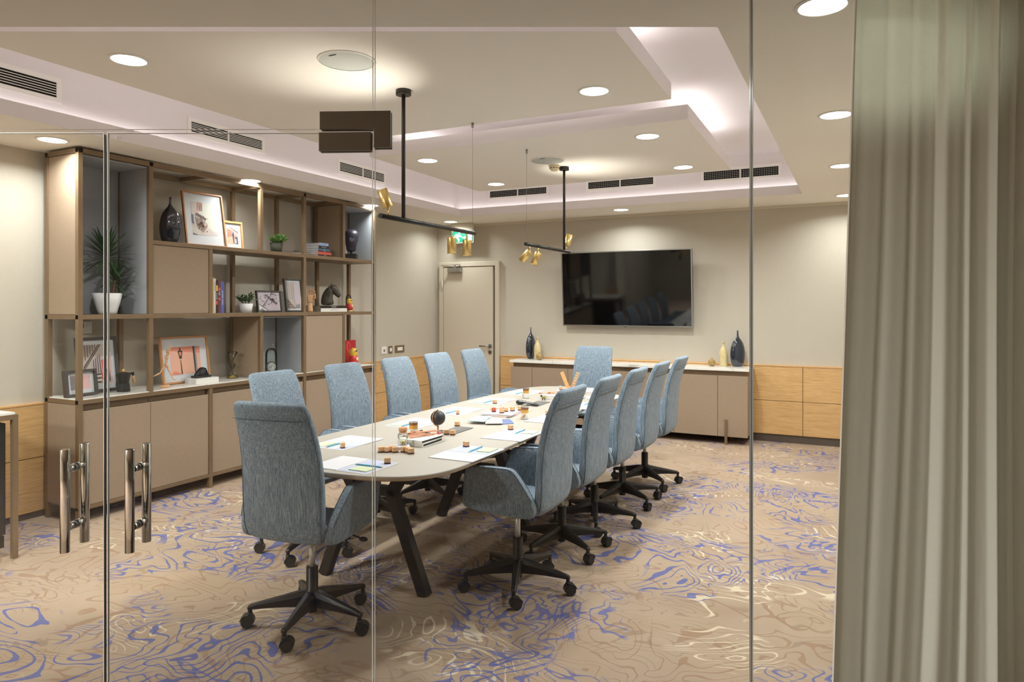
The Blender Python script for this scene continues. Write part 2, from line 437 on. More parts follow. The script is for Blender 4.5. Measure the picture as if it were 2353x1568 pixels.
m.lathe([(0.014, 0), (0.014, 0.04)], 12, M=Tm((-4.90, WB-0.075, 2.01))); m.build('closer_arm', M_CHROME, door)
for z in (1.72, 0.22):
    MB().lathe([(0.009, 0), (0.009, 0.13)], 10, M=Tm((-5.115, WB-0.055, z))).build('hinge', M_WHITE, door)

# ------------------------------------------------------------------ glass front (window_1), in the oblique frame
glass = bpy.data.objects.new('window_1', None); C.objects.link(glass); struct(glass)
def pane(a0, a1, z0, z1, name='glass_pane', parent=glass):
    t = 0.010; m = MB()
    f0, f1, f2, f3 = OB(a0, GD, z0), OB(a1, GD, z0), OB(a1, GD, z1), OB(a0, GD, z1)
    b0, b1, b2, b3 = OB(a0, GD+t, z0), OB(a1, GD+t, z0), OB(a1, GD+t, z1), OB(a0, GD+t, z1)
    m.quad(f0, f1, f2, f3); m.quad(b1, b0, b3, b2)
    for q in ((f0, f1, b1, b0), (f1, f2, b2, b1), (f2, f3, b3, b2), (f3, f0, b0, b3)): m.quad(*q, 1)
    e = MB(); w2 = 0.0013
    def ob(x0, x1, za, zb):
        v = [OB(x, d, z) for z in (za, zb) for d in (GD-0.0006, GD+t+0.0006) for x in (x0, x1)]
        e.add(v, [(0, 1, 3, 2), (4, 6, 7, 5), (0, 4, 5, 1), (2, 3, 7, 6), (0, 2, 6, 4), (1, 5, 7, 3)])
    ob(a0, a0+w2, z0, z1); ob(a1-w2, a1, z0, z1); ob(a0+w2, a1-w2, z1-w2, z1)
    e.build('polished_edge', M_GEDGE, parent)
    return m.build(name, [M_GLASS, M_GEDGE], parent)
ZD = 2.077
aL = -(5.23-0.0)  # left end of the front
aw = (WL+math.sin(YAW)*GD)/math.cos(YAW)
pane(aw+0.01, -0.461, ZD+0.008, H-0.004)                    # over-panel above the doors
pane(-0.455, 0.791, 0.004, H-0.004)                          # fixed pane
pane(0.797, a0-0.01, 0.004, H-0.004)                         # fixed pane behind the curtain
pane(aw+0.01, -2.26, 0.004, ZD-0.004)                        # fixed pane left of the doors
for (x0, x1, hx, txt) in ((-2.25, -1.351, -1.45, 'glass_door'), (-1.340, -0.462, -1.24, 'glass_door')):
    d = bpy.data.objects.new('door_%d' % (2 if x0 < -2 else 3), None); C.objects.link(d); struct(d)
    pane(x0, x1, 0.008, ZD-0.004, 'glass_leaf', d)
    for side in (-1, 1):
        dd = GD+(0.005 if side > 0 else 0.005)+side*0.052
        m = MB(); zt = 1.035 if side < 0 else 1.035
        m.lathe([(0.0145, 0.70), (0.0145, 1.032), (0.013, 1.034)], 24, M=Matrix.Translation(OB(hx, dd, 0)))
        for zz in (0.775, 0.965):
            m.tube([OB(hx, dd, zz), OB(hx, GD+0.005, zz)], 0.0115, 16)
        m.build('pull_handle', M_CHROME, d)
        m = MB()
        for zz in (0.775, 0.965): m.tube([OB(hx, GD+0.005+side*0.004, zz), OB(hx, GD+0.005+side*0.010, zz)], 0.0135, 16)
        m.build('handle_collar', M_STEEL, d)
MB().box((0, 0, 0), (0.0022, 0.008, ZD-0.02)).build('door_seal', M_BLACK, glass, loc=OB(-1.3500, GD+0.001, 0.01)).rotation_euler.z = YAW
MB().box((0, 0, 0), (0.0012, 0.006, H-0.02)).build('silicone_joint', mat('silicone_grey', (92, 96, 90), 0.5), glass, loc=OB(0.7930, GD+0.002, 0.01)).rotation_euler.z = YAW
# patch fitting at the top hinge: an L plate above and a plate on the door
M_PATCH = mat('bronze_patch', (92, 84, 72), 0.4, 0.5)
def oplate(poly2, d0, d1, name, parent=glass):
    m = MB(); n = len(poly2)
    v = [OB(a, d0, z) for a, z in poly2]+[OB(a, d1, z) for a, z in poly2]
    m.add(v, [tuple(range(n))[::-1], tuple(range(n, 2*n))]+[(i, (i+1) % n, n+(i+1) % n, n+i) for i in range(n)])
    return m.build(name, M_PATCH, parent, bevel=0.0015)
for (d0, d1) in ((GD-0.014, GD-0.001), (GD+0.011, GD+0.024)):
    oplate([(-0.634, 2.082), (-0.634, 2.140), (-0.400, 2.143), (-0.400, 2.022), (-0.456, 2.021), (-0.456, 2.083)], d0, d1, 'patch_fitting')
    oplate([(-0.637, 2.010), (-0.637, 2.071), (-0.464, 2.073), (-0.464, 2.012)], d0, d1, 'patch_fitting')
text('CE', 0.012, mat('etched_grey', (120, 112, 100), 0.6), glass, OB(-1.30, GD-0.001, 2.055), (PI/2, 0, YAW+PI), 'etched_mark')

# ------------------------------------------------------------------ curtain
def curtain():
    k = NT('curtain_cloth'); v = k.co('Object', (500, 500, 500)); n = k.noise(1, 2, 0.5, v)
    col = k.ramp(n, [(0.3, rgb(226, 229, 222)), (0.7, rgb(238, 240, 233))])
    k.link(col, k.b.inputs['Base Color']); k.b.inputs['Roughness'].default_value = 0.85
    tr = k.node('ShaderNodeBsdfTranslucent', Color=rgb(222, 222, 208)); mx = k.node('ShaderNodeMixShader', Fac=0.38)
    k.link(k.b.outputs[0], mx.inputs[1]); k.link(tr.outputs[0], mx.inputs[2]); k.link(mx.outputs[0], k.out.inputs[0])
    m = MB(); rnd = random.Random(3)
    NU, NZ = 420, 26
    freqs = [(rnd.uniform(0.8, 1.2)*f, rnd.uniform(0, 6.28), amp) for f, amp in ((17, 0.010), (31, 0.009), (53, 0.004), (6, 0.018))]
    rings = []
    for iz in range(NZ+1):
        z = 0.02+(H-0.03)*iz/NZ; row = []
        left = 0.962+0.088*(z/2.6)
        for iu in range(NU+1):
            u = iu/NU; a = left+(1.95-left)*u
            s = u*0.95+0.02*math.sin(z*1.3+u*9)*(1-z/2.6)
            d = sum(amp*math.sin(f*s*2*PI/2.2+ph+0.25*math.sin(z*1.1+f)) for f, ph, amp in freqs)
            env = min(1, max(0, (u-0.10)*3.2))
            a2 = a+0.006*math.sin(26*s*2*PI/2.2+1.0)
            row.append(OB(a2, 2.13+d*(0.14+0.86*env)*(0.8+0.25*(1-z/2.6)), z))
        rings.append(row)
    vs = [q for r in rings for q in r]; n = NU+1
    fs = [(k*n+i, k*n+i+1, (k+1)*n+i+1, (k+1)*n+i) for k in range(NZ) for i in range(NU)]
    m.add(vs, fs, 0, True)
    o = m.build('curtain', k.m, fix=False)
    sd = o.modifiers.new('cloth', 'SOLIDIFY'); sd.thickness = 0.0015
    tag(o, 'floor-length pale green-grey curtain hanging in folds beside the glass front', 'curtain')
    hm = MB(); L = [r[0] for r in rings]
    hm.tube([q+RT*0.002-FW*0.003 for q in L], 0.0035, 6); hm.build('side_hem', M_WHITE, o)
    rl = MB(); rl.bar(OB(1.0, 2.13, H-0.012), OB(2.0, 2.13, H-0.012), 0.02, 0.02); rl.build('curtain_track', M_WHITE, o)
curtain()

# ------------------------------------------------------------------ downlights, speakers, detector
def downlight():
    t = thing('downlight', '', 'ceiling light')
    MB().lathe([(0.083, -0.004), (0.098, -0.003), (0.099, 0.0), (0.083, 0.0)], 40, cap=False).build('trim_ring', M_WHITE, t)
    MB().lathe([(0.0, -0.002), (0.084, -0.002)], 40, cap=False, sm=False).build('lens', M_LENS, t, fix=False)
    l = bpy.data.lights.new('downlight_beam', 'AREA'); l.shape = 'DISK'; l.size = 0.15; l.energy = LAMP_W; l.color = (0.965, 0.985, 1.0); l.spread = math.radians(152)
    lo = bpy.data.objects.new('downlight_beam', l); lo.location = (0, 0, -0.006); C.objects.link(lo); lo.parent = t
    return t
dl0 = downlight(); first = [True]
def dl(x, y, z, label, group):
    o = dl0 if first[0] else copy_tree(dl0); first[0] = False
    k_ = 0.66 if x < -4 else (1.3 if z > 2.7 else 0.85)
    if y > 7: k_ = 0.38 if x < -4 else 0.6
    for c_ in o.children:
        if c_.type == 'LIGHT': c_.data = c_.data.copy(); c_.data.energy = LAMP_W*k_
    o.location = (x, y, z); o['label'] = label; o['group'] = group
G = 'round flush downlights'
for i, (y, s) in enumerate(((2.755, 'nearest the glass doors'), (4.43, 'above the grey-lined box end of the bookcase'), (6.105, 'above the far end of the bookcase'), (7.77, 'in front of the green exit sign'))):
    dl(-4.78, y, H-0.001, 'round downlight in the lower ceiling '+s, G)
for y, s in ((2.785, 'cut by the curtain edge at the top'), (4.41, 'beside the curtain, second from the top'), (6.035, 'beside the curtain, third from the top'), (7.66, 'beside the curtain, closest to the back wall')):
    dl(-0.12, y, H-0.001, 'round downlight in the right ceiling margin '+s, G)
dl(-2.437, 7.668, H-0.001, 'round downlight in the lower ceiling just before the television wall', G)
for x, y, s in ((-3.37, 2.322, 'near hanging panel, left of the round speaker'), (-1.40, 3.888, 'near hanging panel, at its right corner'),
                (-3.372, 5.10, 'far hanging panel, at its near left corner'), (-1.417, 5.105, 'far hanging panel, at its near right corner'),
                (-3.386, 6.405, 'far hanging panel, at its far left corner'), (-1.44, 6.387, 'far hanging panel, at its far right corner')):
    dl(x, y, 2.769, 'round downlight in the '+s, G)
M_SPK = mat('speaker_grille', (188, 190, 182), 0.8, bump=0.3, bs=900)
for x, y, s in ((-2.372, 2.834, 'near hanging panel by the glass joint'), (-2.429, 5.553, 'far hanging panel behind the second lamp rod')):
    t = thing('ceiling_speaker', 'flat round grey speaker grille in the '+s, 'speaker', (x, y, 2.769), 0, 'ceiling speakers')
    MB().lathe([(0.140, -0.006), (0.148, -0.004), (0.150, 0), (0.140, 0)], 48, cap=False).build('rim', M_WHITE, t)
    MB().lathe([(0.0, -0.007), (0.10, -0.0065), (0.140, -0.004)], 48, cap=False).build('grille', M_SPK, t)
    MB().box((-0.022, -0.112, -0.0085), (0.022, -0.106, -0.006)).build('badge', M_DARKF, t)
t = thing('smoke_detector', 'cream dome smoke detector on the far hanging panel beside the lamp canopy', 'smoke detector', (-2.47, 5.80, 2.769))
MB().lathe([(0.048, 0), (0.05, -0.012), (0.046, -0.016)], 28).build('base', mat('detector_cream', (222, 208, 170), 0.5), t)
MB().lathe([(0.044, -0.016), (0.042, -0.03), (0.03, -0.048), (0.0, -0.054)], 28).build('sensor_dome', bpy.data.materials['detector_cream'], t)
m = MB()
for i in range(10):
    a = i*PI/5; m.box((0.036, -0.006, -0.027), (0.0455, 0.006, -0.022), 0, Matrix.Rotation(a, 4, 'Z'))
m.build('sensor_slots', M_BLACKHOLE, t)

# vents in the recess wall
def vent(loc, rz, w, h, rows, cols, label, dbl=True):
    t = thing('air_vent', label, 'air vent', loc, rz, 'vent grilles in the ceiling recess')      # local: x along, z up, faces -y
    f = 0.03; m = MB()
    m.box((-w/2-f, -0.008, -h/2-f), (w/2+f, 0, -h/2)); m.box((-w/2-f, -0.008, h/2), (w/2+f, 0, h/2+f))
    m.box((-w/2-f, -0.008, -h/2), (-w/2, 0, h/2)); m.box((w/2, -0.008, -h/2), (w/2+f, 0, h/2))
    m.box((-0.006, -0.008, -h/2), (0.006, 0, h/2))
    m.build('frame', M_WHITE, t)
    MB().box((-w/2, -0.0008, -h/2), (w/2, 0.0, h/2)).build('duct_shade', M_BLACKHOLE, t)  # thin black sheet painted as the unlit depth behind the grille
    for i in range(rows):
        z = -h/2+h*(i+1)/(rows+1)
        MB().box((-w/2, -0.007, z-(0.0015 if cols else 0.0020)), (w/2, -0.005, z+(0.0015 if cols else 0.0020))).build('slat', M_WHITE if not cols else bpy.data.materials.get('row_grey') or mat('row_grey', (150, 148, 142), 0.7), t)
    if cols:
        m = MB()
        for i in range(cols):
            x = -w/2+w*(i+1)/(cols+1); m.box((x-0.0018, -0.006, -h/2), (x+0.0018, -0.0050, h/2))
        m.build('vertical_fins', mat('fin_grey', (128, 126, 120), 0.7), t)['kind'] = 'stuff'
VB = RB+LED-0.001; VL = RL-LED+0.001
vent((-1.105, VB, 2.875), 0, 0.745, 0.088, 4, 32, 'wide egg-crate air vent in the recess near the right glass joint')
vent((-2.40, VB, 2.875), 0, 0.755, 0.075, 3, 32, 'egg-crate air vent in the recess above the television')
vent((-3.68, VB, 2.865), 0, 0.755, 0.075, 3, 32, 'egg-crate air vent in the recess at its far left corner')
vent((VL, 2.27, 2.865), PI/2, 0.75, 0.095, 5, 0, 'slatted air vent in the left recess wall, cut by the photo edge')
vent((VL, 3.985, 2.865), PI/2, 0.70, 0.075, 5, 0, 'slatted air vent in the left recess wall above the first doors')
vent((VL, 5.68, 2.865), PI/2, 0.71, 0.085, 5, 0, 'slatted air vent in the left recess wall beside the hinge fitting')

# ------------------------------------------------------------------ bookcase
BF, BB = -4.78, -5.165       # front and back planes
def bookcase():
    t = thing('bookcase', 'wide bronze-framed wall bookcase with taupe cloth doors and grey-lined boxes', 'bookcase', (0, 0, 0))
    T = 0.034
    y0, y1 = 2.925, 6.20
    Z = dict(bot=0.10, cnt=0.845, mid=1.405, shf=1.965, top=2.552)
    def part(name, mm, mat_=M_BRONZE, bev=0.0015): return mm.build(name, mat_, t, bevel=bev)
    def post(y, z0, z1, front=True, name='post'):
        x1 = BF if front else BB+T
        part(name, MB().box((x1-T, y-T/2, z0), (x1, y+T/2, z1)))
    P = [y0+T/2, 3.475, 4.015, 4.56, 5.10, 5.67, y1-T/2]
    # front posts
    for y, a, b in ((P[0], 0.0, Z['top']+T), (P[1], Z['cnt'], Z['top']+T), (P[2], Z['mid'], Z['shf']), (P[2], 0.0, Z['cnt']), (P[3], Z['shf'], Z['top']), (P[3], Z['cnt'], Z['mid']),
                    (P[4], 0.0, Z['top']+T), (P[5], Z['shf'], Z['top']), (P[5], Z['cnt'], Z['mid']), (P[6], 0.0, Z['top']+T)): post(y, a, b)
    for y, a, b in ((P[0], 0.0, Z['top']+T), (P[1], Z['cnt'], Z['top']), (P[3], Z['cnt'], Z['top']), (P[4], 0.0, Z['top']), (P[5], Z['cnt'], Z['top']), (P[6], 0.0, Z['top']+T)): post(y, a, b, False, 'rear_post')
    # long rails
    for z in (Z['top'],):
        part('rail', MB().box((BF-T, y0, z), (BF, y1, z+T))); part('rail', MB().box((BB, y0, z-0.003), (BB+T, y1, z+T-0.003)))
    for y in P: part('cross_rail', MB().box((BB+T, y-T/2, Z['top']), (BF-T, y+T/2, Z['top']+T)))
    # shelves
    part('shelf', MB().box((BB, P[1], Z['shf']), (BF+0.001, y1, Z['shf']+0.012+0.02)))
    part('shelf', MB().box((BB, y0, Z['mid']), (BF+0.001, y1, Z['mid']+0.032)))
    part('counter_rail', MB().box((BF-T, y0, Z['cnt']-0.026), (BF+0.001, y1, Z['cnt']+0.004)))
    part('counter_rail', MB().box((BB, y0, Z['cnt']-0.026), (BF-T, y0+T, Z['cnt']+0.004)))
    part('base_rail', MB().box((BF-T, y0, Z['bot']-0.012), (BF+0.001, y1, Z['bot']+0.012)))
    part('counter_top', MB().box((BB, y0+0.01, Z['cnt']-0.02), (BF-0.004, y1-0.01, Z['cnt']+0.010)), M_MARBLE)
    # base cabinet
    part('carcass', MB().box((BB, y0+0.01, Z['bot']), (BF-0.045, y1-0.01, Z['cnt']-0.022)), M_TAUPE)
    part('side_panel', MB().box((BB+0.0, y0+0.001, Z['bot']+0.012), (BF-T, y0+0.012, Z['cnt']-0.03)), M_TAUPE)
    edges = [y0+T+0.002, P[1]+0.0, P[2], P[4]-0.27, P[4], P[5], y1-T-0.002]
    spans = [(edges[0], P[1]-0.002), (P[1]+0.002, P[2]-T/2-0.002), (P[2]+T/2+0.002, P[3]-0.002), (P[3]+0.002, P[4]-T/2-0.002), (P[4]+T/2+0.002, P[5]-0.002), (P[5]+0.002, edges[6])]
    for a, b in spans:
        part('door', MB().box((BF-0.03, a, Z['bot']+0.014), (BF-0.008, b, Z['cnt']-0.075)), M_TAUPE, 0.002)
        part('handle_channel', MB().box((BF-0.045, a, Z['cnt']-0.074), (BF-0.038, b, Z['cnt']-0.027)), M_BRONZE)
    # cloth boxes
    def cbox(ya, yb, za, zb, name, left_out=True):
        x0, x1 = BB+0.004, BF-0.004; g = 0.010
        part(name+'_back', MB().box((x0, ya+g, za), (x0+0.012, yb-g, zb)), M_GREYC)
        part(name+'_side', MB().box((x0+0.014, yb-g-0.008, za), (x1-0.02, yb-g, zb)), M_GREYC)
        part(name+'_side', MB().box((x0+0.014, ya+g, za), (x1-0.02, ya+g+0.008, zb)), M_GREYC)
        part(name+'_ceiling', MB().box((x0+0.014, ya+g+0.01, zb-0.012), (x1-0.02, yb-g-0.01, zb-0.002)), M_GREYC)
        part('outer_panel', MB().box((x0+0.012, ya-0.002, za+0.001), (x1-0.028, ya+g-0.001, zb-0.001)), M_TAUPE)
        part('outer_panel', MB().box((x0+0.012, yb-g+0.001, za+0.001), (x1-0.028, yb+0.002, zb-0.001)), M_TAUPE)
    cbox(P[0]-0.008, P[1]+0.005, Z['mid']+0.033, Z['top']-0.002, 'lining')
    cbox(P[5]-0.005, P[6]+0.008, Z['shf']+0.033, Z['top']-0.002, 'lining')
    cbox(P[3]-0.005, P[4]+0.005, Z['cnt']+0.011, Z['mid']-0.002, 'lining')
    # closed cabinets
    part('cabinet_body', MB().box((BB+0.01, P[1]+T/2, Z['mid']+0.033), (BF-0.032, P[2]-T/2, Z['shf']-0.001)), M_TAUPE)
    part('door', MB().box((BF-0.03, P[1]+T/2+0.002, Z['mid']+0.034), (BF-0.006, P[2]-T/2-0.002, Z['shf']-0.003)), M_TAUPE, 0.002)
    part('cabinet_body', MB().box((BB+0.01, P[4]+T/2, Z['cnt']+0.012), (BF-0.032, P[5]-T/2, Z['mid']-0.001)), M_TAUPE)
    part('door', MB().box((BF-0.03, P[4]+T/2+0.002, Z['cnt']+0.012), (BF-0.006, P[5]-T/2-0.002, Z['mid']-0.003)), M_TAUPE, 0.002)
    return t
bookcase()

# ------------------------------------------------------------------ sideboard under the television
def sideboard():
    t = thing('sideboard', 'long low taupe sideboard with white marble top under the television', 'sideboard', (0, 0, 0))
    x0, x1, yf, yb = -3.89, -1.06, 7.745, WB-0.03
    MB().box((x0-0.012, yf-0.012, 0.795), (x1+0.012, yb, 0.825)).build('counter_top', M_MARBLE, t, bevel=0.002)
    MB().box((x0+0.02, yf+0.04, 0.735), (x1-0.02, yb, 0.795)).build('handle_channel', M_BRONZE, t)
    MB().box((x0+0.01, yf+0.022, 0.09), (x1-0.01, yb, 0.735)).build('carcass', M_TAUPE, t)
    xs = [x0, -3.595, -3.123, -2.70, -2.27, -1.849, -1.375, x1]
    for a, b in zip(xs, xs[1:]):
        MB().box((a+0.002, yf, 0.085), (b-0.002, yf+0.02, 0.742)).build('door', M_TAUPE, t, bevel=0.002)
    for x in (-1.285, -3.66): MB().box((x-0.014, yf-0.018, 0.0), (x+0.014, yf-0.002, 0.27)).build('leg', M_BRONZE, t)
    for x in (-1.285, -3.66): MB().box((x-0.014, yb-0.06, 0.0), (x+0.014, yb-0.03, 0.09)).build('leg', M_BRONZE, t)
sideboard()

# television
t = thing('television', 'large black wall-mounted television with thin silver frame above the sideboard', 'television', (-2.505, 8.085, 1.255))
TW, TH = 1.60, 0.905; tilt = Tm(rx=math.radians(4.0))
m = MB(); b = 0.012
for lo, hi in (((-TW/2, -0.045, 0), (TW/2, -0.01, b)), ((-TW/2, -0.045, TH-b), (TW/2, -0.01, TH)), ((-TW/2, -0.045, b), (-TW/2+b, -0.01, TH-b)), ((TW/2-b, -0.045, b), (TW/2, -0.01, TH-b))): m.box(lo, hi, 0, tilt)
m.build('bezel', M_STEEL, t, bevel=0.002)
scr = mat('screen_black', (6, 6, 7), 0.05, spec=0.55)
MB().box((-TW/2+b, -0.041, b), (TW/2-b, -0.02, TH-b), 0, tilt).build('screen', scr, t)
MB().box((-TW/2+0.03, -0.02, 0.03), (TW/2-0.03, 0.012, TH-0.05), 0, tilt).build('back_cover', M_BLACK, t)
MB().box((-0.25, 0.0, 0.25), (0.25, 0.064, 0.6)).build('wall_bracket', M_BLACKM, t)
MB().box((-0.018, -0.046, -0.006), (0.018, -0.03, 0.001), 0, tilt).build('logo_tab', M_BLACK, t)
text('LG', 0.014, M_WINK, t, (0, -0.0465, 0.006), (PI/2+math.radians(4), 0, 0), 'logo')

# exit sign
M_GREEN = mat('exit_green', (8, 112, 84), 0.4)
t = thing('exit_sign', 'green running-man exit sign hanging from the ceiling before the door', 'sign', (-4.72, 7.98, 2.335))
MB().box((-0.165, -0.012, 0.165), (0.165, 0.012, 0.262)).build('housing', M_DOOR, t, bevel=0.002)
MB().box((-0.165, -0.007, 0.0), (0.165, 0.007, 0.168)).build('plate', M_WINK, t, bevel=0.002)
MB().box((-0.157, -0.009, 0.008), (0.157, -0.0065, 0.160)).build('green_field', M_GREEN, t)
m = MB(); yy = (-0.0115, -0.0085)
def pf(pts, off=(0, 0), s=1.0):
    M = Matrix(((1, 0, 0, 0), (0, 0, 1, 0), (0, 1, 0, 0), (0, 0, 0, 1)))
    m.prism([(off[0]+x*s, off[1]+z*s) for x, z in pts], yy[0], yy[1], 0, M)
pf([(0.085, 0.025), (0.145, 0.025), (0.145, 0.143), (0.085, 0.143)])
pf([(0.0, 0.078), (0.03, 0.078), (0.03, 0.092), (0.055, 0.07), (0.03, 0.048), (0.03, 0.062), (0.0, 0.062)])
pf([(-0.085, 0.115), (-0.055, 0.122), (-0.035, 0.10), (-0.065, 0.066), (-0.098, 0.085)])
pf([(-0.105, 0.118), (-0.075, 0.122), (-0.10, 0.098), (-0.125, 0.082), (-0.13, 0.092)])
pf([(-0.04, 0.108), (-0.02, 0.098), (-0.012, 0.076), (-0.022, 0.072), (-0.035, 0.09), (-0.048, 0.095)])
pf([(-0.085, 0.075), (-0.066, 0.066), (-0.046, 0.05), (-0.052, 0.018), (-0.064, 0.018), (-0.062, 0.044), (-0.085, 0.058)])
pf([(-0.098, 0.085), (-0.085, 0.07), (-0.105, 0.052), (-0.148, 0.052), (-0.148, 0.063), (-0.11, 0.064)])
pf([(-0.045+0.013*math.cos(a*PI/6), 0.136+0.013*math.sin(a*PI/6)) for a in range(12)])
m.build('pictogram', M_WINK, t)

# switches on the left wall
for y0, y1, lbl, cen in ((6.885, 6.985, 'white data socket plate nearest the bookcase', M_WHITE), (7.03, 7.105, 'small bronze switch plate with a white rocker, between its two neighbours', M_BRONZE), (7.165, 7.36, 'wide bronze switch plate with a long white rocker, nearest the corner', M_BRONZE)):
    t = thing('wall_switch', lbl, 'wall switch', (WL+0.001, (y0+y1)/2, 0.952), 0, 'switch plates above the wood panel')
    w_ = (y1-y0)/2
    MB().box((0, -w_, -0.045), (0.008, w_, 0.045)).build('plate', cen, t, bevel=0.002)
    if cen is M_WHITE: MB().box((0.0075, -0.012, -0.02), (0.010, 0.012, 0.012)).build('socket', M_STEEL, t)
    else: MB().box((0.0075, -w_*0.55, -0.022), (0.012, w_*0.55, 0.022)).build('rocker', M_WHITE, t, bevel=0.002)
t = thing('thermostat', 'white wall thermostat with a small grey display behind the bookcase frame', 'thermostat', (WL+0.001, 3.235, 1.335))
MB().box((0, -0.06, -0.045), (0.018, 0.06, 0.045)).build('housing', M_WHITE, t, bevel=0.003)
MB().box((0.0175, -0.035, 0.0), (0.019, -0.004, 0.03)).build('display', mat('display_grey', (70, 76, 66), 0.3), t)
m = MB(); m.lathe([(0.011, 0), (0.010, 0.003)], 16, M=Tm((0.018, 0.03, 0.018), ry=PI/2), sy=1.4); m.build('button', M_STEEL, t)
MB().lathe([(0.008, 0), (0.007, 0.002)], 14, M=Tm((0.018, -0.018, -0.018), ry=PI/2)).build('button', M_STEEL, t)

# drinks cooler cabinet at the left
t = thing('drinks_cooler', 'black glass-door drinks cooler in a bronze frame at the left edge', 'fridge', (0, 0, 0))
CX0, CX1, CY0, CY1, CZ = WL+0.03, -4.475, 1.72, 2.385, 0.855
m = MB(); f = 0.03
for y in (CY0, CY1-f):
    m.box((CX1-f, y, 0), (CX1, y+f, CZ)); m.box((CX0, y, 0), (CX0+f, y+f, CZ)); m.box((CX0+f, y, CZ-f), (CX1-f, y+f, CZ))
m.box((CX1-f, CY0+f, CZ-f), (CX1, CY1-f, CZ)); m.box((CX0, CY0+f, CZ-f), (CX0+f, CY1-f, CZ))
m.build('frame', M_BRONZE, t, bevel=0.001)
MB().box((CX0+0.004, CY0+0.004, CZ-0.006), (CX1-0.012, CY1-0.012, CZ+0.012)).build('counter_top', M_MARBLE, t)
MB().box((CX0+0.04, CY0+0.04, 0.12), (CX1-0.09, CY1-0.045, CZ-0.05)).build('body', M_BLACK, t)
m = MB(); a0_, a1_, z0_, z1_ = CY0+0.04, CY1-0.045, 0.145, CZ-0.05
for lo, hi in (((CX1-0.085, a0_, z0_), (CX1-0.045, a0_+0.055, z1_)), ((CX1-0.085, a1_-0.055, z0_), (CX1-0.045, a1_, z1_)), ((CX1-0.085, a0_+0.055, z0_), (CX1-0.045, a1_-0.055, z0_+0.055)), ((CX1-0.085, a0_+0.055, z1_-0.055), (CX1-0.045, a1_-0.055, z1_))): m.box(lo, hi)
m.build('door_frame', M_BLACK, t, bevel=0.004)
MB().box((CX1-0.066, a0_+0.055, z0_+0.055), (CX1-0.06, a1_-0.055, z1_-0.055)).build('door_glass', mat('dark_glass', (40, 48, 48), 0.05, spec=0.8), t)
MB().bar((CX1-0.05, a1_-0.06, z0_+0.05), (CX1-0.05, a1_-0.06, z1_-0.05), 0.006, 0.006).build('door_trim', M_STEEL, t)
MB().box((CX1-0.10, a0_, 0.065), (CX1-0.06, a1_, 0.135)).build('kick_panel', M_BLACK, t, bevel=0.003)
for y in (CY0+0.1, CY1-0.12): MB().box((CX1-0.12, y, 0.0), (CX1-0.08, y+0.04, 0.12)).build('foot', M_BLACK, t)

# ------------------------------------------------------------------ conference table
def table():
    t = thing('conference_table', 'long beige conference table with rounded ends on angled black legs', 'table', (0, 0, 0))
    pts = [(-2.26, 2.45), (-2.06, 2.462), (-1.92, 2.49), (-1.80, 2.55), (-1.725, 2.64), (-1.69, 2.76), (-1.68, 2.90), (-1.703, 3.54), (-1.735, 4.0), (-1.80, 4.6), (-1.86, 5.2), (-1.90, 5.72),
           (-1.93, 5.86), (-1.99, 5.97), (-2.09, 6.05), (-2.22, 6.09), (-2.37, 6.10), (-2.52, 6.075), (-2.64, 6.01), (-2.72, 5.92), (-2.76, 5.80), (-2.79, 5.50),
           (-2.812, 5.0), (-2.815, 4.36), (-2.812, 3.6), (-2.81, 2.90), (-2.80, 2.76), (-2.76, 2.64), (-2.69, 2.55), (-2.58, 2.49), (-2.44, 2.46)]
    # round off with Chaikin passes
    for _ in range(2):
        q = []
        for i in range(len(pts)):
            a, b_ = pts[i], pts[(i+1) % len(pts)]
            q += [(a[0]*.75+b_[0]*.25, a[1]*.75+b_[1]*.25), (a[0]*.25+b_[0]*.75, a[1]*.25+b_[1]*.75)]
        pts = q
    n = len(pts); cx, cy = -2.28, 4.28
    def ins(d): return [(x+(d if x < cx else -d)*min(1, abs(x-cx)*4), y+(d if y < cy-1.3 else (-d if y > cy+1.3 else 0))) for x, y in pts]
    m = MB(); top = pts; lo = ins(0.012)
    m.add([(x, y, 0.74) for x, y in top]+[(x, y, 0.7365) for x, y in ins(-0.0015)]+[(x, y, 0.731) for x, y in ins(-0.0015)], [tuple(range(n))]+[(i, (i+1) % n, n+(i+1) % n, n+i) for i in range(n)]+[(n+i, n+(i+1) % n, 2*n+(i+1) % n, 2*n+i) for i in range(n)])
    m.build('tabletop', M_TABLE, t)
    m = MB(); lo = ins(0.03)
    m.add([(x, y, 0.731) for x, y in pts]+[(x, y, 0.722) for x, y in pts]+[(x, y, 0.708) for x, y in lo], [tuple(range(2*n, 3*n))[::-1]]+[(i, (i+1) % n, n+(i+1) % n, n+i) for i in range(n)]+[(n+i, n+(i+1) % n, 2*n+(i+1) % n, 2*n+i) for i in range(n)])
    m.build('edge_band', M_TEDGE, t)
    for y in (3.01, 4.22, 5.45):
        for s in (-1, 1):
            c = -2.34; foot = c+s*0.335; knee = c+s*0.12; tp = c+s*0.25
            m = MB(); m.bar((foot, y, 0.0), (knee, y, 0.525), 0.05, 0.062, up=(1, 0, 0)); m.bar((knee, y, 0.50), (tp, y, 0.705), 0.05, 0.06, up=(1, 0, 0))
            m.build('leg', M_BLACKM, t, bevel=0.003)
        MB().box((-2.46, y-0.022, 0.49), (-2.22, y+0.022, 0.54)).build('crossbar', M_BLACKM, t)
        MB().box((-2.68, y-0.03, 0.685), (-1.99, y+0.03, 0.708)).build('top_plate', M_BLACKM, t)
    for x in (-2.62, -2.03): MB().box((x-0.025, 2.9, 0.668), (x+0.025, 5.6, 0.706)).build('beam', M_BLACKM, t)
table()

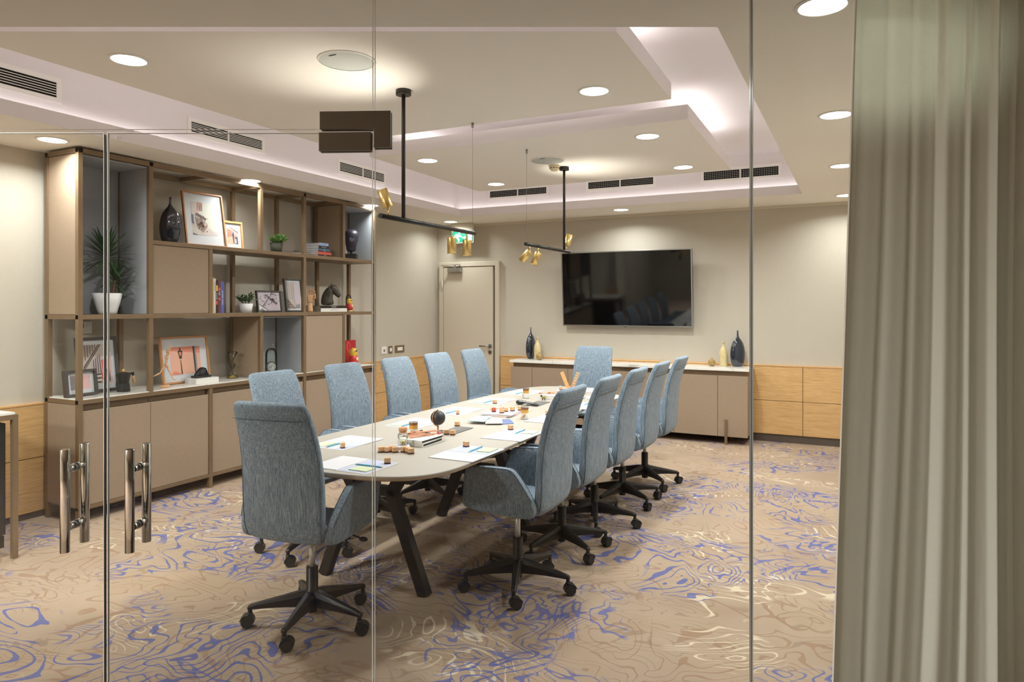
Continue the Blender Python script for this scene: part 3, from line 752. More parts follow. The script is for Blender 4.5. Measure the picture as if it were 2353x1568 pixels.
# ------------------------------------------------------------------ office chairs
def chair_proto():
    t = thing('office_chair', '', 'chair', (0, 0, 0))
    prof = [(0.450, -0.160, 0.150, 0.020), (0.447, -0.180, 0.185, 0.040), (0.470, -0.207, 0.200, 0.054), (0.510, -0.217, 0.206, 0.056), (0.58, -0.223, 0.209, 0.055), (0.66, -0.226, 0.210, 0.054), (0.74, -0.230, 0.209, 0.053), (0.82, -0.240, 0.206, 0.051),
            (0.90, -0.258, 0.202, 0.050), (0.97, -0.280, 0.197, 0.049), (1.02, -0.300, 0.193, 0.047), (1.052, -0.316, 0.188, 0.044), (1.070, -0.325, 0.180, 0.036), (1.081, -0.331, 0.166, 0.022)]
    rings = []; seams = {-1: [], 1: []}; N = 28
    for k, (z, y, w_, th) in enumerate(prof):
        a = prof[max(0, k-1)]; b_ = prof[min(len(prof)-1, k+1)]
        d = Vector((0, b_[1]-a[1], b_[0]-a[0])).normalized(); nrm = Vector((0, d.z, -d.y))
        if k < 2: nrm = Vector((0, 0.5, 0.86)).normalized() if k == 0 else Vector((0, .8, .6)).normalized()
        row = []
        for i in range(N):
            q = 2*PI*i/N; c_, s_ = math.cos(q), math.sin(q)
            x = w_*math.copysign(abs(c_)**0.28, c_); nn = th/2*math.copysign(abs(s_)**0.55, s_)
            bow = 0.012*(x/0.21)**2
            row.append(Vector((x, y, z))+nrm*(nn+bow))
        rings.append(row)
        if 1 < k < len(prof)-2:
            for s in (-1, 1): seams[s].append(Vector((s*(w_-0.006), y, z))+nrm*(-th/2+0.008+0.012))
    bk = MB().loft(rings).build('backrest', M_FAB, t, sub=1)
    m = MB()
    for s in (-1, 1): m.tube(seams[s], 0.0022, 5)
    w_ = prof[-4]
    m.tube([Vector((x, w_[1]-w_[3]/2-0.0005-0.003+0.012*(x/0.21)**2, w_[0]-0.012)) for x in [w_[2]*i/8*0.97 for i in range(-8, 9)]], 0.0018, 5)
    m.build('piping', M_PIPE, bk)
    # seat
    m = MB(); rings = []
    for x, zt, zb, yf in ((-0.212, 0.480, 0.458, 0.19), (-0.205, 0.492, 0.447, 0.205), (-0.15, 0.497, 0.440, 0.215), (0, 0.494, 0.437, 0.218), (0.15, 0.497, 0.440, 0.215), (0.205, 0.492, 0.447, 0.205), (0.212, 0.480, 0.458, 0.19)):
        rings.append([Vector((x, y, z)) for y, z in ((-0.20, zt), (-0.1, zt-0.002), (0.05, zt+0.002), (yf-0.06, zt), (yf-0.015, zt-0.008), (yf, zt-0.022), (yf-0.006, zb+0.008), (yf-0.04, zb), (0.0, zb), (-0.17, zb))])
    m.loft(rings).build('seat', M_FAB, t, sub=1)
    # arms: flared side panels
    outl = [(-0.200, 0.450), (-0.210, 0.490), (-0.198, 0.535), (-0.165, 0.600), (-0.135, 0.650), (-0.108, 0.686), (-0.085, 0.695), (-0.02, 0.696), (0.06, 0.693), (0.125, 0.687), (0.158, 0.680), (0.168, 0.66), (0.182, 0.60), (0.198, 0.53), (0.208, 0.482), (0.200, 0.462), (0.14, 0.453), (0.04, 0.448), (-0.08, 0.443), (-0.16, 0.440)]
    cy_, cz_ = 0.0, 0.57
    for s in (-1, 1):
        m = MB(); rings = []
        for off, sc in ((-0.021, 0.965), (-0.019, 0.985), (-0.008, 1.0), (0.008, 1.0), (0.019, 0.985), (0.021, 0.965)):
            rings.append([Vector((s*(0.222+0.045*((z-0.45)/0.25)+off-0.010*(y/0.2)**2), cy_+(y-cy_)*sc, cz_+(z-cz_)*sc)) for y, z in outl])
        o = m.loft(rings).build('armrest', M_FAB, t)
        for q in o.data.polygons: q.use_smooth = True
        o.modifiers.new('smooth', 'SUBSURF').levels = 1; o.modifiers['smooth'].render_levels = 1
        pm = MB()
        for off in (-0.0185, 0.0185):
            pm.tube([Vector((s*(0.222+0.045*((z-0.45)/0.25)+off-0.010*(y/0.2)**2), y*0.985, cz_+(z-cz_)*0.985)) for y, z in outl[2:14]], 0.0017, 5)
        pm.build('piping', M_PIPE, o)
    # mechanism and base
    MB().box((-0.07, -0.09, 0.405), (0.07, 0.10, 0.442)).build('tilt_mechanism', M_BLACK, t, bevel=0.008)
    m = MB().tube([(0.06, 0.05, 0.42), (0.15, 0.06, 0.42), (0.215, 0.065, 0.405)], 0.005, 8); m.sphere((0.235, 0.067, 0.398), 0.014, sc=(1.7, .8, .8)); m.build('lever', M_BLACK, t)
    MB().lathe([(0.0145, 0.24), (0.0145, 0.41)], 20).build('gas_lift', mat('satin_lift', (206, 204, 198), 0.35, 0.5), t)
    MB().lathe([(0.024, 0.055), (0.024, 0.08), (0.030, 0.085), (0.034, 0.10), (0.034, 0.158), (0.0275, 0.163), (0.0275, 0.266), (0.024, 0.268), (0.0, 0.268)], 24).build('column', M_BLACKM, t)
    for k in range(5):
        R_ = Matrix.Rotation(k*2*PI/5, 4, 'Z'); m = MB()
        def sec(x, w2, z1, z0): return [R_ @ Vector(p) for p in ((x, -w2*0.55, z1), (x, w2*0.55, z1), (x, w2, (z1*2+z0)/3), (x, w2*0.9, z0), (x, -w2*0.9, z0), (x, -w2, (z1*2+z0)/3))]
        m.loft([sec(0.020, 0.024, 0.160, 0.080), sec(0.06, 0.0225, 0.154, 0.084), (sec(0.16, 0.0185, 0.132, 0.087)), sec(0.27, 0.0135, 0.108, 0.084), sec(0.285, 0.0125, 0.103, 0.083), sec(0.292, 0.010, 0.096, 0.084)], sm=False)
        m.lathe([(0.0095, 0.062), (0.0105, 0.09)], 12, M=R_ @ Tm((0.281, 0, 0)))
        m.build('base_arm', M_BLACKM, t, bevel=0.0025)
        ang = 0.6+k*1.9; M = R_ @ Tm((0.281, 0, 0), rz=ang)
        m = MB()
        m.lathe([(0.0265, -0.020), (0.0285, -0.014), (0.0285, -0.003), (0.0265, -0.0022)], 20, M=M @ Tm((0.012, 0, 0.0287), rx=PI/2))
        m.lathe([(0.0265, 0.0022), (0.0285, 0.003), (0.0285, 0.014), (0.0265, 0.020)], 20, M=M @ Tm((0.012, 0, 0.0287), rx=PI/2))
        c = m.build('caster', M_BLACK, t)
        m = MB(); R2 = 0.0325
        pts = [(0.012+R2*math.cos(q), 0.0287+R2*math.sin(q)) for q in [PI*(0.05+i/12*1.0) for i in range(13)]]+[(0.012+0.0295*math.cos(q), 0.0287+0.0295*math.sin(q)) for q in [PI*(1.05-i/12*1.0) for i in range(13)]]
        P3 = Matrix(((1, 0, 0, 0), (0, 0, 1, 0), (0, 1, 0, 0), (0, 0, 0, 1)))
        m.prism(pts, -0.022, 0.022, 0, M @ P3); m.lathe([(0.012, 0.056), (0.012, 0.068)], 14, M=M)
        m.build('caster_hood', M_BLACK, c)
    return t
CH = chair_proto()
def star(t, deg):           # turn the base of one chair
    for o in t.children:
        if o.name.split('.')[0] in ('base_arm', 'caster'): o.rotation_euler.z = math.radians(deg)
chairs = [(-2.317, 2.52, 8, -8, 'blue-grey high-back office chair at the near head of the table, seen from behind'),
          (-1.63, 3.33, 90, -86, 'blue-grey office chair nearest the camera on the right-hand side of the table'),
          (-1.635, 3.955, 90, -53, 'second blue-grey office chair from the camera on the right-hand side'),
          (-1.63, 4.53, 90, -86, 'third blue-grey office chair from the camera on the right-hand side, middle of five'),
          (-1.62, 5.13, 90, -52, 'fourth blue-grey office chair from the camera on the right-hand side'),
          (-1.615, 5.73, 90, -62, 'blue-grey office chair farthest from the camera on the right-hand side'),
          (-3.02, 3.26, -90, 90, 'blue-grey office chair half hidden behind the near head chair'),
          (-3.02, 3.93, -90, 75, 'second blue-grey office chair on the bookcase side, by the red box'),
          (-3.02, 4.57, -90, 60, 'third blue-grey office chair on the bookcase side, beside the glass joint'),
          (-3.02, 5.17, -90, 80, 'fourth blue-grey office chair on the bookcase side, before the oak panel'),
          (-3.02, 5.79, -90, 50, 'fifth blue-grey office chair on the bookcase side, in front of the door'),
          (-2.42, 6.43, 180, 20, 'blue-grey office chair at the far head of the table, facing the camera')]
for i, (x, y, r, s, l) in enumerate(chairs):
    o = CH if i == 0 else copy_tree(CH)
    o.location = (x, y, 0); o.rotation_euler.z = math.radians(r); o['label'] = l; o['group'] = 'office chairs round the table'
    star(o, s)

# ------------------------------------------------------------------ pendant lamps
def spot(t, loc, direction, up=False):
    d = Vector(direction).normalized(); M = d.to_track_quat('Z', 'Y').to_matrix().to_4x4(); M.translation = Vector(loc)
    h = MB().lathe([(0.0, -0.012), (0.029, -0.012), (0.030, -0.008), (0.030, 0.095), (0.027, 0.095), (0.026, 0.06)], 28, M=M, cap=False).build('spot_head', M_BRASS, t)
    MB().lathe([(0.0, 0.072), (0.0262, 0.072)], 24, M=M, cap=False, sm=False).build('bulb', M_SPOT, h, fix=False)
    l = bpy.data.lights.new('spot_beam', 'SPOT'); l.energy = SPOT_W*(1.0 if up else 0.5); l.color = (1, 0.94, 0.86); l.spot_size = math.radians(95); l.spot_blend = 1.0; l.shadow_soft_size = 0.02
    lo = bpy.data.objects.new('spot_beam', l); C.objects.link(lo); lo.parent = t; lo.location = Vector(loc)+d*0.097; lo.rotation_euler = (-d).to_track_quat('Z', 'Y').to_euler()
    return h
def pendant(loc, y0, y1, rod_y, heads, wire_y, label):
    t = thing('pendant_lamp', label, 'ceiling lamp', loc, 0, 'black bar pendants over the table')
    zc = 2.768-loc[2]
    MB().lathe([(0.045, zc-0.028), (0.045, zc)], 32).build('canopy', M_BLACKM, t)
    MB().lathe([(0.0115, 0.0), (0.0115, zc-0.025)], 16).build('rod', M_BLACKM, t)
    MB().tube([(0, y0-loc[1], 0), (0, y1-loc[1], 0)], 0.014, 16).build('bar', M_BLACKM, t)
    MB().tube([(0, wire_y-loc[1], 0.01), (0, wire_y-loc[1], zc)], 0.0012, 5).build('wire', M_STEEL, t)
    MB().lathe([(0.004, zc-0.035), (0.009, zc-0.03), (0.009, zc)], 10, M=Tm((0, wire_y-loc[1], 0))).build('wire_grip', M_STEEL, t)
    for (y, dz, d) in heads:
        yy_ = y-loc[1]; sgn = 1 if dz > 0 else -1
        base = Vector((0, yy_, sgn*0.055)); dv = Vector(d).normalized()
        m = MB().tube([(0, yy_, sgn*0.010), (0, yy_, sgn*0.045)], 0.0045, 8); m.sphere((0, yy_, sgn*0.047), 0.008); m.build('stem', M_BRASS, t)
        spot(t, base+dv*0.012, d, dz > 0)
ang = math.cos(YAW), math.sin(YAW)
pendant((-2.40, 3.373, 2.005), 3.15, 4.215, 0, [(3.225, 1, (-0.22, -0.30, 1)), (3.915, -1, (0.0, 0.0, -1)), (4.115, -1, (0.02, -0.05, -1))], 4.19, 'black bar pendant lamp with three brass spots over the near half of the table')
pendant((-2.415, 5.90, 2.0), 5.075, 6.03, 0, [(5.16, -1, (-0.85, -0.35, -1)), (5.33, -1, (-0.33, -0.30, -1)), (5.965, 1, (0.25, 0.1, 1))], 5.10, 'black bar pendant lamp with three brass spots over the far half of the table')

# ------------------------------------------------------------------ place settings on the table
TZ = 0.7405
def proto_setting():
    p = thing('table_mat', '', 'paper', (0, 0, 0))
    MB().box((-0.172, -0.125, 0), (0.172, 0.125, 0.0012)).build('backing_sheet', M_PAPER, p)
    MB().box((-0.172, -0.121, 0.0013), (-0.004, 0.129, 0.003), 0, Tm(rz=0.012)).build('folded_sheet', M_PAPER, p)
    MB().box((0.006, -0.115, 0.0013), (0.163, 0.118, 0.0022)).build('lilac_sheet', M_LILAC, p)
    n = thing('note_pad', '', 'note pad'); MB().box((-0.05, -0.038, 0), (0.05, 0.038, 0.004)).build('note_pad_sheets', M_YGREEN, n)
    c = thing('pencil', '', 'pencil'); MB().tube([(-0.075, 0, 0.0036), (0.062, 0, 0.0036)], 0.0036, 6, sm=False).build('body', M_PENB, c)
    MB().lathe([(0.0036, 0), (0.001, 0.013)], 6, M=Tm((0.062, 0, 0.0036), ry=PI/2)).build('tip', M_PINE, c)
    MB().lathe([(0.0036, 0), (0.0036, 0.009)], 8, M=Tm((-0.084, 0, 0.0036), ry=PI/2)).build('eraser', M_WINK, c)
    return p, n, c
def stamp_proto(mat_=M_PINE):
    s = thing('rubber_stamp', '', 'stamp'); MB().box((-0.0145, -0.011, 0.006), (0.0145, 0.011, 0.0285)).build('block', mat_, s, bevel=0.0012)
    MB().box((-0.0145, -0.011, 0.0), (0.0145, 0.011, 0.006)).build('rubber_face', M_RUB, s); return s
PM, PN, PC = proto_setting(); PS = stamp_proto(); used = set()
def put(pr, x, y, z, rz, label, group):
    o = pr if pr.name not in used else copy_tree(pr)
    used.add(o.name); o.location = (x, y, z); o.rotation_euler.z = rz; o['label'] = label; o['group'] = group; return o
def setting(x, y, deg, who, stamp=True):
    a = math.radians(deg); c, s = math.cos(a), math.sin(a)
    def W(lx, ly): return x+c*lx-s*ly, y+s*lx+c*ly
    put(PM, x, y, TZ, a, 'white and lilac paper mat in front of the '+who, 'paper mats on the table')
    q = W(0.10, -0.060); put(PN, *q, TZ+0.0024, a, 'pale green note pad on the mat in front of the '+who, 'note pads')
    q = W(0.095, 0.002); put(PC, *q, TZ+0.0024, a+0.02, 'blue pencil lying on the mat in front of the '+who, 'blue pencils')
    if stamp: q = W(0.132, 0.087); put(PS, *q, TZ+0.0024, a+0.5+0.9*((x*7.3) % 1), 'small wooden stamp on the mat in front of the '+who, 'wooden stamps on the mats')
setting(-2.155, 2.625, 0, 'near head chair')
for i, (x, y, who) in enumerate(((-1.80, 3.093, 'nearest right-hand chair'), (-1.815, 3.655, 'second right-hand chair'), (-1.84, 4.28, 'third right-hand chair'), (-1.87, 4.95, 'fourth right-hand chair'), (-1.90, 5.50, 'farthest right-hand chair'))):
    setting(x, y, 90, who)
for i, (x, y, who) in enumerate(((-2.545, 3.035, 'bookcase-side chair nearest the camera'), (-2.56, 3.735, 'second bookcase-side chair'), (-2.59, 4.295, 'third bookcase-side chair'), (-2.605, 4.875, 'fourth bookcase-side chair'), (-2.62, 5.47, 'fifth bookcase-side chair'))):
    setting(x, y, -90, who)
setting(-2.27, 5.88, 180, 'far head chair')
# loose stamps
def row(xs, g, words):
    for i, (x, y, r) in enumerate(xs): put(PS, x, y, TZ, r, words[i], g)
row([(-2.216, 2.916, 0.9), (-2.186, 2.931, 1.45), (-2.178, 2.963, 1.2), (-2.148, 2.945, 0.95)], 'wooden stamps in a row near the glass jar',
    ['wooden stamp at the left end of the row of four before the jar', 'second wooden stamp from the left in the row of four', 'third wooden stamp in the row of four, set a little back', 'wooden stamp at the right end of the row of four before the jar'])
row([(-2.112, 2.975, 1.1), (-2.084, 2.972, 1.3), (-2.056, 2.955, 0.9)], 'wooden stamps in a row near the glass jar',
    ['left wooden stamp of the three touching stamps right of the jar', 'middle wooden stamp of the three touching stamps', 'right wooden stamp of the three touching stamps'])
row([(-2.176, 3.49, 0.7), (-2.136, 3.495, 0.35), (-2.267, 3.765, 0.2)], 'wooden stamps round the slate pad',
    ['wooden stamp on the left corner of the near grey slate', 'wooden stamp on the near right edge of the grey slate', 'wooden stamp standing just behind the grey slate'])
# slates
def slate(x, y, rz, label):
    t = thing('slate_pad', label, 'pad', (x, y, TZ), rz, 'dark slate pads'); MB().box((-0.055, -0.115, 0), (0.055, 0.115, 0.004)).build('board', mat('slate_grey', (96, 94, 90), 0.6, var=0.05), t, bevel=0.001)
    MB().box((0.030, -0.1, 0.004), (0.033, 0.1, 0.0045)).build('line', M_INK, t)
slate(-2.193, 3.63, 0.02, 'dark grey slate pad with wooden stamps at its near edge'); slate(-2.225, 4.91, 0.02, 'dark slate pad beside the black telephone handset')
# jar with cork
def jar():
    t = thing('cork_jar', 'small glass jar with cork stopper and brass pins inside', 'jar', (-2.189, 3.072, TZ+0.013))
    MB().lathe([(0.0, 0.0), (0.026, 0.0), (0.028, 0.004), (0.028, 0.055), (0.020, 0.066), (0.0185, 0.070), (0.020, 0.074)], 28, cap=False).build('glass_body', M_JAR, t)
    MB().lathe([(0.016, 0.066), (0.0225, 0.075), (0.0235, 0.09), (0.020, 0.094), (0, 0.094)], 24).build('cork', mat('cork', (190, 140, 96), 0.8, var=0.15, vs=200), t)
    m = MB(); r_ = random.Random(5)
    for i in range(34):
        q, a = r_.uniform(0, 6.28), r_.uniform(0, 0.017); p_ = Vector((math.cos(q)*a, math.sin(q)*a, 0.003+r_.random()*0.018)); d = Vector((r_.uniform(-1, 1), r_.uniform(-1, 1), r_.uniform(-.4, 1))).normalized()*0.007
        m.tube([p_-d*0.4, p_+d], 0.0016, 5)
    m.build('brass_pins', M_BRASS, t)['kind'] = 'stuff'
jar()
t = thing('memo_block', 'small white memo block under the cork jar', 'note pad', (-2.185, 3.055, TZ), 0.65)
MB().box((-0.042, -0.042, 0), (0.042, 0.042, 0.012)).build('sheets', M_PAPER, t)
# tins
def tin():
    t = thing('snack_tin', '', 'tin')
    k = NT('tin_label'); v = k.co('Object'); sx = k.node('ShaderNodeSeparateXYZ'); k.link(v, sx.inputs[0])
    n = k.noise(120, 2, 0.5, v)
    z = k.math('ADD', sx.outputs[2], k.math('MULTIPLY', n, 0.004))
    f = k.math('MULTIPLY', z, 1/0.082)
    c = k.ramp(f, [(0.0, rgb(206, 206, 196)), (0.08, rgb(206, 206, 196)), (0.5, rgb(224, 224, 218)), (0.56, rgb(214, 158, 62)), (0.78, rgb(206, 150, 60)), (0.84, rgb(126, 78, 44)), (0.98, rgb(132, 92, 60))])
    k.link(c, k.b.inputs['Base Color']); k.b.inputs['Roughness'].default_value = 0.3
    MB().lathe([(0.0255, 0.002), (0.0255, 0.079)], 28, cap=False).build('label', k.m, t)
    m = MB(); m.lathe([(0.0, 0.0), (0.026, 0.0), (0.0265, 0.003), (0.0253, 0.004)], 28, cap=False); m.lathe([(0.0253, 0.078), (0.0265, 0.079), (0.0262, 0.082), (0.022, 0.081), (0.0, 0.0805)], 28, cap=False); m.build('tin_body', M_STEEL, t)
    m = MB(); r_ = random.Random(2)
    for i in range(12): q = -1.9+r_.uniform(-.55, .55); m.sphere((0.0262*math.cos(q), 0.0262*math.sin(q), 0.012+r_.random()*0.022), 0.0042, n=8, m=5, sc=(1, 1, .7))
    m.build('printed_nuts', mat('nut_print', (196, 140, 60), 0.5), t)['kind'] = 'stuff'
    return t
TI = tin()
put(TI, -2.327, 3.37, TZ, 0.2, 'brown and white snack tin behind the cork jar', 'snack tins')
put(TI, -2.003, 4.20, TZ, 0.3, 'brown and white snack tin beside the stack of white papers', 'snack tins')
put(TI, -2.445, 5.15, TZ, -1.2, 'brown and white snack tin on the fifth bookcase-side mat', 'snack tins')
put(TI, -2.13, 5.64, TZ, 0.2, 'snack tin near the far head chair, half hidden by chair backs', 'snack tins')
# two books under the pencils
def book(name, label, loc, rz, sx, sy, h, cover, group=None, pages=M_PAPER, spine='x'):
    t = thing(name, label, 'book', loc, rz, group); b_ = 0.0025
    MB().box((-sx/2+0.004, -sy/2+0.003, b_), (sx/2, sy/2-0.003, h-b_)).build('pages', pages, t)
    m = MB(); m.box((-sx/2, -sy/2, 0), (sx/2+0.002, sy/2, b_)); m.box((-sx/2, -sy/2, h-b_), (sx/2+0.002, sy/2, h)); m.box((-sx/2, -sy/2, b_), (-sx/2+b_, sy/2, h-b_)); m.build('cover', cover, t)
    return t
M_COVW = mat('white_cover', (226, 224, 216), 0.45)
book('book', 'white hardcover at the bottom of the table stack beside the jar', (-2.168, 3.215, TZ), PI/2+0.03, 0.20, 0.15, 0.017, M_COVW, 'books beside the jar', M_INK)
book('book', 'white hardcover on top of the table stack, under coloured pencils', (-2.170, 3.216, TZ+0.0175), PI/2-0.02, 0.20, 0.15, 0.016, M_COVW, 'books beside the jar', M_INK)
PZ = TZ+0.035
pcols = [((206, 140, 104), 'natural'), ((40, 44, 52), 'black'), ((60, 110, 110), 'teal'), ((196, 60, 60), 'red'), ((60, 60, 66), 'dark grey'), ((214, 150, 110), 'pale'), ((44, 52, 70), 'navy'), ((120, 66, 46), 'brown')]
M_NAT = mat('pencil_wood', (210, 152, 118), 0.5)
pmats = [mat('pencil_dip_%d' % i, c, 0.4) for i, (c, n) in enumerate(pcols)]
def nat_pencil(x, y, z, rz, mt, label, group, L=0.17, body=M_NAT):
    t = thing('pencil', label, 'pencil', (x, y, z), rz, group)
    MB().tube([(-L/2, 0, 0.0038), (L/2-0.014, 0, 0.0038)], 0.0038, 6, sm=False).build('body', body, t)
    MB().tube([(-L/2-0.001, 0, 0.0038), (-L/2+0.022, 0, 0.0038)], 0.0040, 6, sm=False).build('dipped_end', mt, t)
    MB().lathe([(0.0038, 0), (0.0009, 0.014)], 8, M=Tm((L/2-0.014, 0, 0.0038), ry=PI/2)).build('tip', mt, t)
for i, (dx, dy, dz, r) in enumerate(((0.02, 0.0, 0, -1.95), (-0.03, 0.02, 0, -2.1), (0.0, -0.02, 0.0078, -1.75), (0.035, 0.02, 0.0078, -2.3), (-0.02, 0.05, 0.0078, -2.05), (0.01, 0.03, 0.0156, -1.9), (-0.045, -0.01, 0.0156, -1.8), (0.02, 0.06, 0.0156, -2.4))):
    nat_pencil(-2.185+dx, 3.215+dy, PZ+dz, r, pmats[i], 'wooden pencil with %s end in the pile on the white books' % pcols[i][1], 'pencils piled on the white books')
# globe
t = thing('desk_globe', 'small black desk globe on a rose-gold stand', 'globe', (-2.19, 3.42, TZ))
RG = mat('rose_gold', (214, 150, 116), 0.22, 1.0)
m = MB()
m.lathe([(0.0, 0.0), (0.030, 0.0), (0.030, 0.004), (0.012, 0.008), (0.006, 0.02), (0.005, 0.05), (0.007, 0.06)], 24); m.build('stand', RG, t)
MB().sphere((0, 0, 0.108), 0.043, n=28, m=18).build('ball', mat('globe_black', (44, 42, 42), 0.45), t)
m = MB(); m.tube([(0.0465*math.sin(q)*RT.y*-0.35, -0.0465*math.sin(q), 0.108-0.0465*math.cos(q)) for q in [PI*i/20 for i in range(21)]], 0.0028, 8); m.build('meridian_ring', RG, t)
# fan of cards / booklets
def booklet(name, label, q, z, mt, thick=0.003, curl=0.005):
    t = thing(name, label, 'booklet', (q[0][0], q[0][1], z), 0, 'fanned booklets')
    P_ = [Vector((a-q[0][0], b-q[0][1], 0)) for a, b in q]; m = MB(); n = 8; vs = []
    for i in range(n+1):
        f = i/n; zc = curl*math.sin(PI*f)*0.8
        a = P_[0].lerp(P_[1], f); b = P_[3].lerp(P_[2], f)
        vs += [a+Vector((0, 0, zc)), b+Vector((0, 0, zc)), a+Vector((0, 0, zc+thick)), b+Vector((0, 0, zc+thick))]
    fs = []
    for i in range(n):
        o = 4*i; fs += [(o, o+1, o+5, o+4), (o+2, o+6, o+7, o+3), (o, o+4, o+6, o+2), (o+1, o+3, o+7, o+5)]
    fs += [(0, 2, 3, 1), (4*n, 4*n+1, 4*n+3, 4*n+2)]
    m.add(vs, fs); m.build('cover', mt, t); 
    m = MB(); m.add([v+Vector((0, 0, -0.0008)) for v in vs], fs[:4*n:4]+fs[-2:]); m.build('pages', M_PAPER, t)
booklet('booklet', 'dark blue booklet at the back of the fan of three', [(-2.175, 4.085), (-2.055, 3.93), (-1.985, 4.00), (-2.09, 4.14)], TZ, mat('navy_cover', (84, 104, 146), 0.5))
booklet('booklet', 'cream booklet in the middle of the fan of three', [(-2.225, 4.06), (-2.125, 3.875), (-2.03, 3.93), (-2.13, 4.10)], TZ+0.0085, mat('cream_cover', (238, 226, 210), 0.5))
booklet('booklet', 'light turquoise booklet at the front of the fan', [(-2.30, 4.06), (-2.25, 3.87), (-2.14, 3.885), (-2.20, 4.11)], TZ+0.017, mat('turquoise_cover', (158, 218, 222), 0.5))
# paper stack with stamps and pencils on it
t = thing('paper_stack', 'stack of white papers with stamps and pencils on it', 'paper', (-2.235, 4.33, TZ), 0.05)
M_PINKP = mat('pale_pink_paper', (236, 214, 210), 0.7)
for i in range(5): MB().box((-0.105, -0.14, i*0.004), (0.105, 0.14, i*0.004+0.0036), 0, Tm(rz=(-0.10, 0.06, -0.02, 0.09, 0.0)[i])).build('sheet', (M_PINKP if i % 2 == 0 and i < 4 else M_PAPER), t)
SZ = TZ+0.0205
G2 = 'stamps on the white paper stack'
put(stamp_proto(mat('red_wood', (186, 84, 60), 0.5)), -2.275, 4.27, SZ, 0.3, 'reddish wooden stamp on the paper stack', G2)
for x, y, r, l in ((-2.20, 4.245, 1.0, 'wooden stamp at the near edge of the paper stack'), (-2.205, 4.32, 0.4, 'wooden stamp in the middle of the paper stack'), (-2.175, 4.36, 1.2, 'wooden stamp behind the middle one on the paper stack'), (-2.145, 4.42, 1.4, 'wooden stamp at the right edge of the paper stack')):
    put(PS, x, y, SZ, r, l, G2)
G3 = 'pencils on the white paper stack'
nat_pencil(-2.265, 4.37, SZ, 1.9, pmats[3], 'red pencil lying on the paper stack', G3, body=pmats[3])
nat_pencil(-2.235, 4.30, SZ, 2.2, pmats[6], 'navy pencil lying on the paper stack', G3, L=0.1, body=pmats[6])
nat_pencil(-2.31, 4.40, SZ, 1.2, pmats[5], 'pale pencil at the back of the paper stack', G3, L=0.15)
t = thing('note_pad', 'pale green sheet lying behind the paper stack', 'note pad', (-2.18, 4.535, TZ), 0.1)
MB().box((-0.06, -0.045, 0), (0.06, 0.045, 0.003)).build('note_pad_sheets', M_YGREEN, t)
# handset
t = thing('telephone_handset', 'black telephone handset lying on the table by the dark slate', 'telephone', (-2.262, 4.79, TZ), -0.15)
rings = []
for x, hw, z0, z1 in ((-0.10, 0.014, 0.012, 0.026), (-0.094, 0.022, 0.002, 0.034), (-0.07, 0.025, 0.0, 0.036), (-0.045, 0.024, 0.004, 0.034), (-0.02, 0.019, 0.014, 0.030), (0.03, 0.018, 0.013, 0.026), (0.06, 0.021, 0.003, 0.024), (0.09, 0.021, 0.0, 0.018), (0.10, 0.012, 0.004, 0.012)):
    rings.append([Vector((x, hw*math.cos(q), (z0+z1)/2+(z1-z0)/2*math.sin(q))) for q in [2*PI*i/14 for i in range(14)]])
MB().loft(rings).build('body', mat('handset_black', (34, 34, 34), 0.3), t, sub=1)
m = MB()
for i in range(4): m.sphere((-0.05+i*0.03, 0, 0.0345-0.003*i), 0.0035, n=8, m=5)
m.build('buttons', M_STEEL, t)['kind'] = 'stuff'
# far stack: books, figurine, pencils, cup with rulers
book('book', 'white book at the bottom of the far table stack behind the figurine', (-2.24, 5.22, TZ), PI/2+0.1, 0.18, 0.14, 0.018, M_COVW, 'white books in the far table stack')
book('book', 'white book on top of the far table stack behind the figurine', (-2.242, 5.225, TZ+0.0185), PI/2-0.05, 0.175, 0.135, 0.018, M_COVW, 'white books in the far table stack')
for i, (dx, dy, r, mt, c) in enumerate(((-0.05, 0.0, 0.5, 3, 'red-tipped'), (0.0, 0.02, 0.2, 0, 'orange-tipped'), (0.03, -0.03, -0.4, 7, 'brown-tipped'), (0.0, 0.05, 0.9, 5, 'pale-tipped'))):
    nat_pencil(-2.235+dx, 5.22+dy, TZ+0.037+0.0078*(i//2), r, pmats[mt], '%s pencil on the far stack of white books' % c, 'pencils on the far white books', L=0.14)
t = thing('figurine', 'tiny olive and white animal figurine in front of the far books', 'figurine', (-2.262, 5.095, TZ), 0.4)
OL = mat('olive_paint', (148, 136, 84), 0.4)
m = MB().sphere((0, 0, 0.026), 0.015, sc=(1.25, .9, 1)); m.build('body', OL, t)
m = MB().sphere((-0.018, 0, 0.036), 0.009); m.build('head', M_INK, t)
for sx in (-0.010, 0.010):
    for sy in (-0.007, 0.007): MB().lathe([(0.003, 0), (0.0035, 0.018)], 8, M=Tm((sx, sy, 0))).build('leg', M_INK, t)
t = thing('pencil_cup', 'wooden cup holding two rulers, hidden behind the nearest right-hand chair back', 'cup', (-2.14, 5.36, TZ))
m = MB(); m.lathe([(0.0, 0.003), (0.040, 0.003), (0.042, 0.0), (0.052, 0.085), (0.049, 0.085), (0.039, 0.005)], 28, cap=False); m.build('wall', M_PINE, t)
def stick(a, b, mt, label, stripes=False):
    a = Vector(a); b = Vector(b); t = thing('wooden_ruler', label, 'ruler', a, 0, 'rulers in the cup')
    m = MB().bar((0, 0, 0), b-a, 0.030, 0.004, up=tuple(-FW)); m.build('blade', mt, t)
    if stripes:
        m = MB()
        for i in range(6): p0 = (b-a)*(0.35+i*0.11); p1 = (b-a)*(0.39+i*0.11); m.bar(p0, p1, 0.0305, 0.0046, up=tuple(-FW))
        m.build('stripes', mat('grey_stripe', (150, 152, 150), 0.5), t)
ctr = Vector((-2.14, 5.36, TZ+0.006))
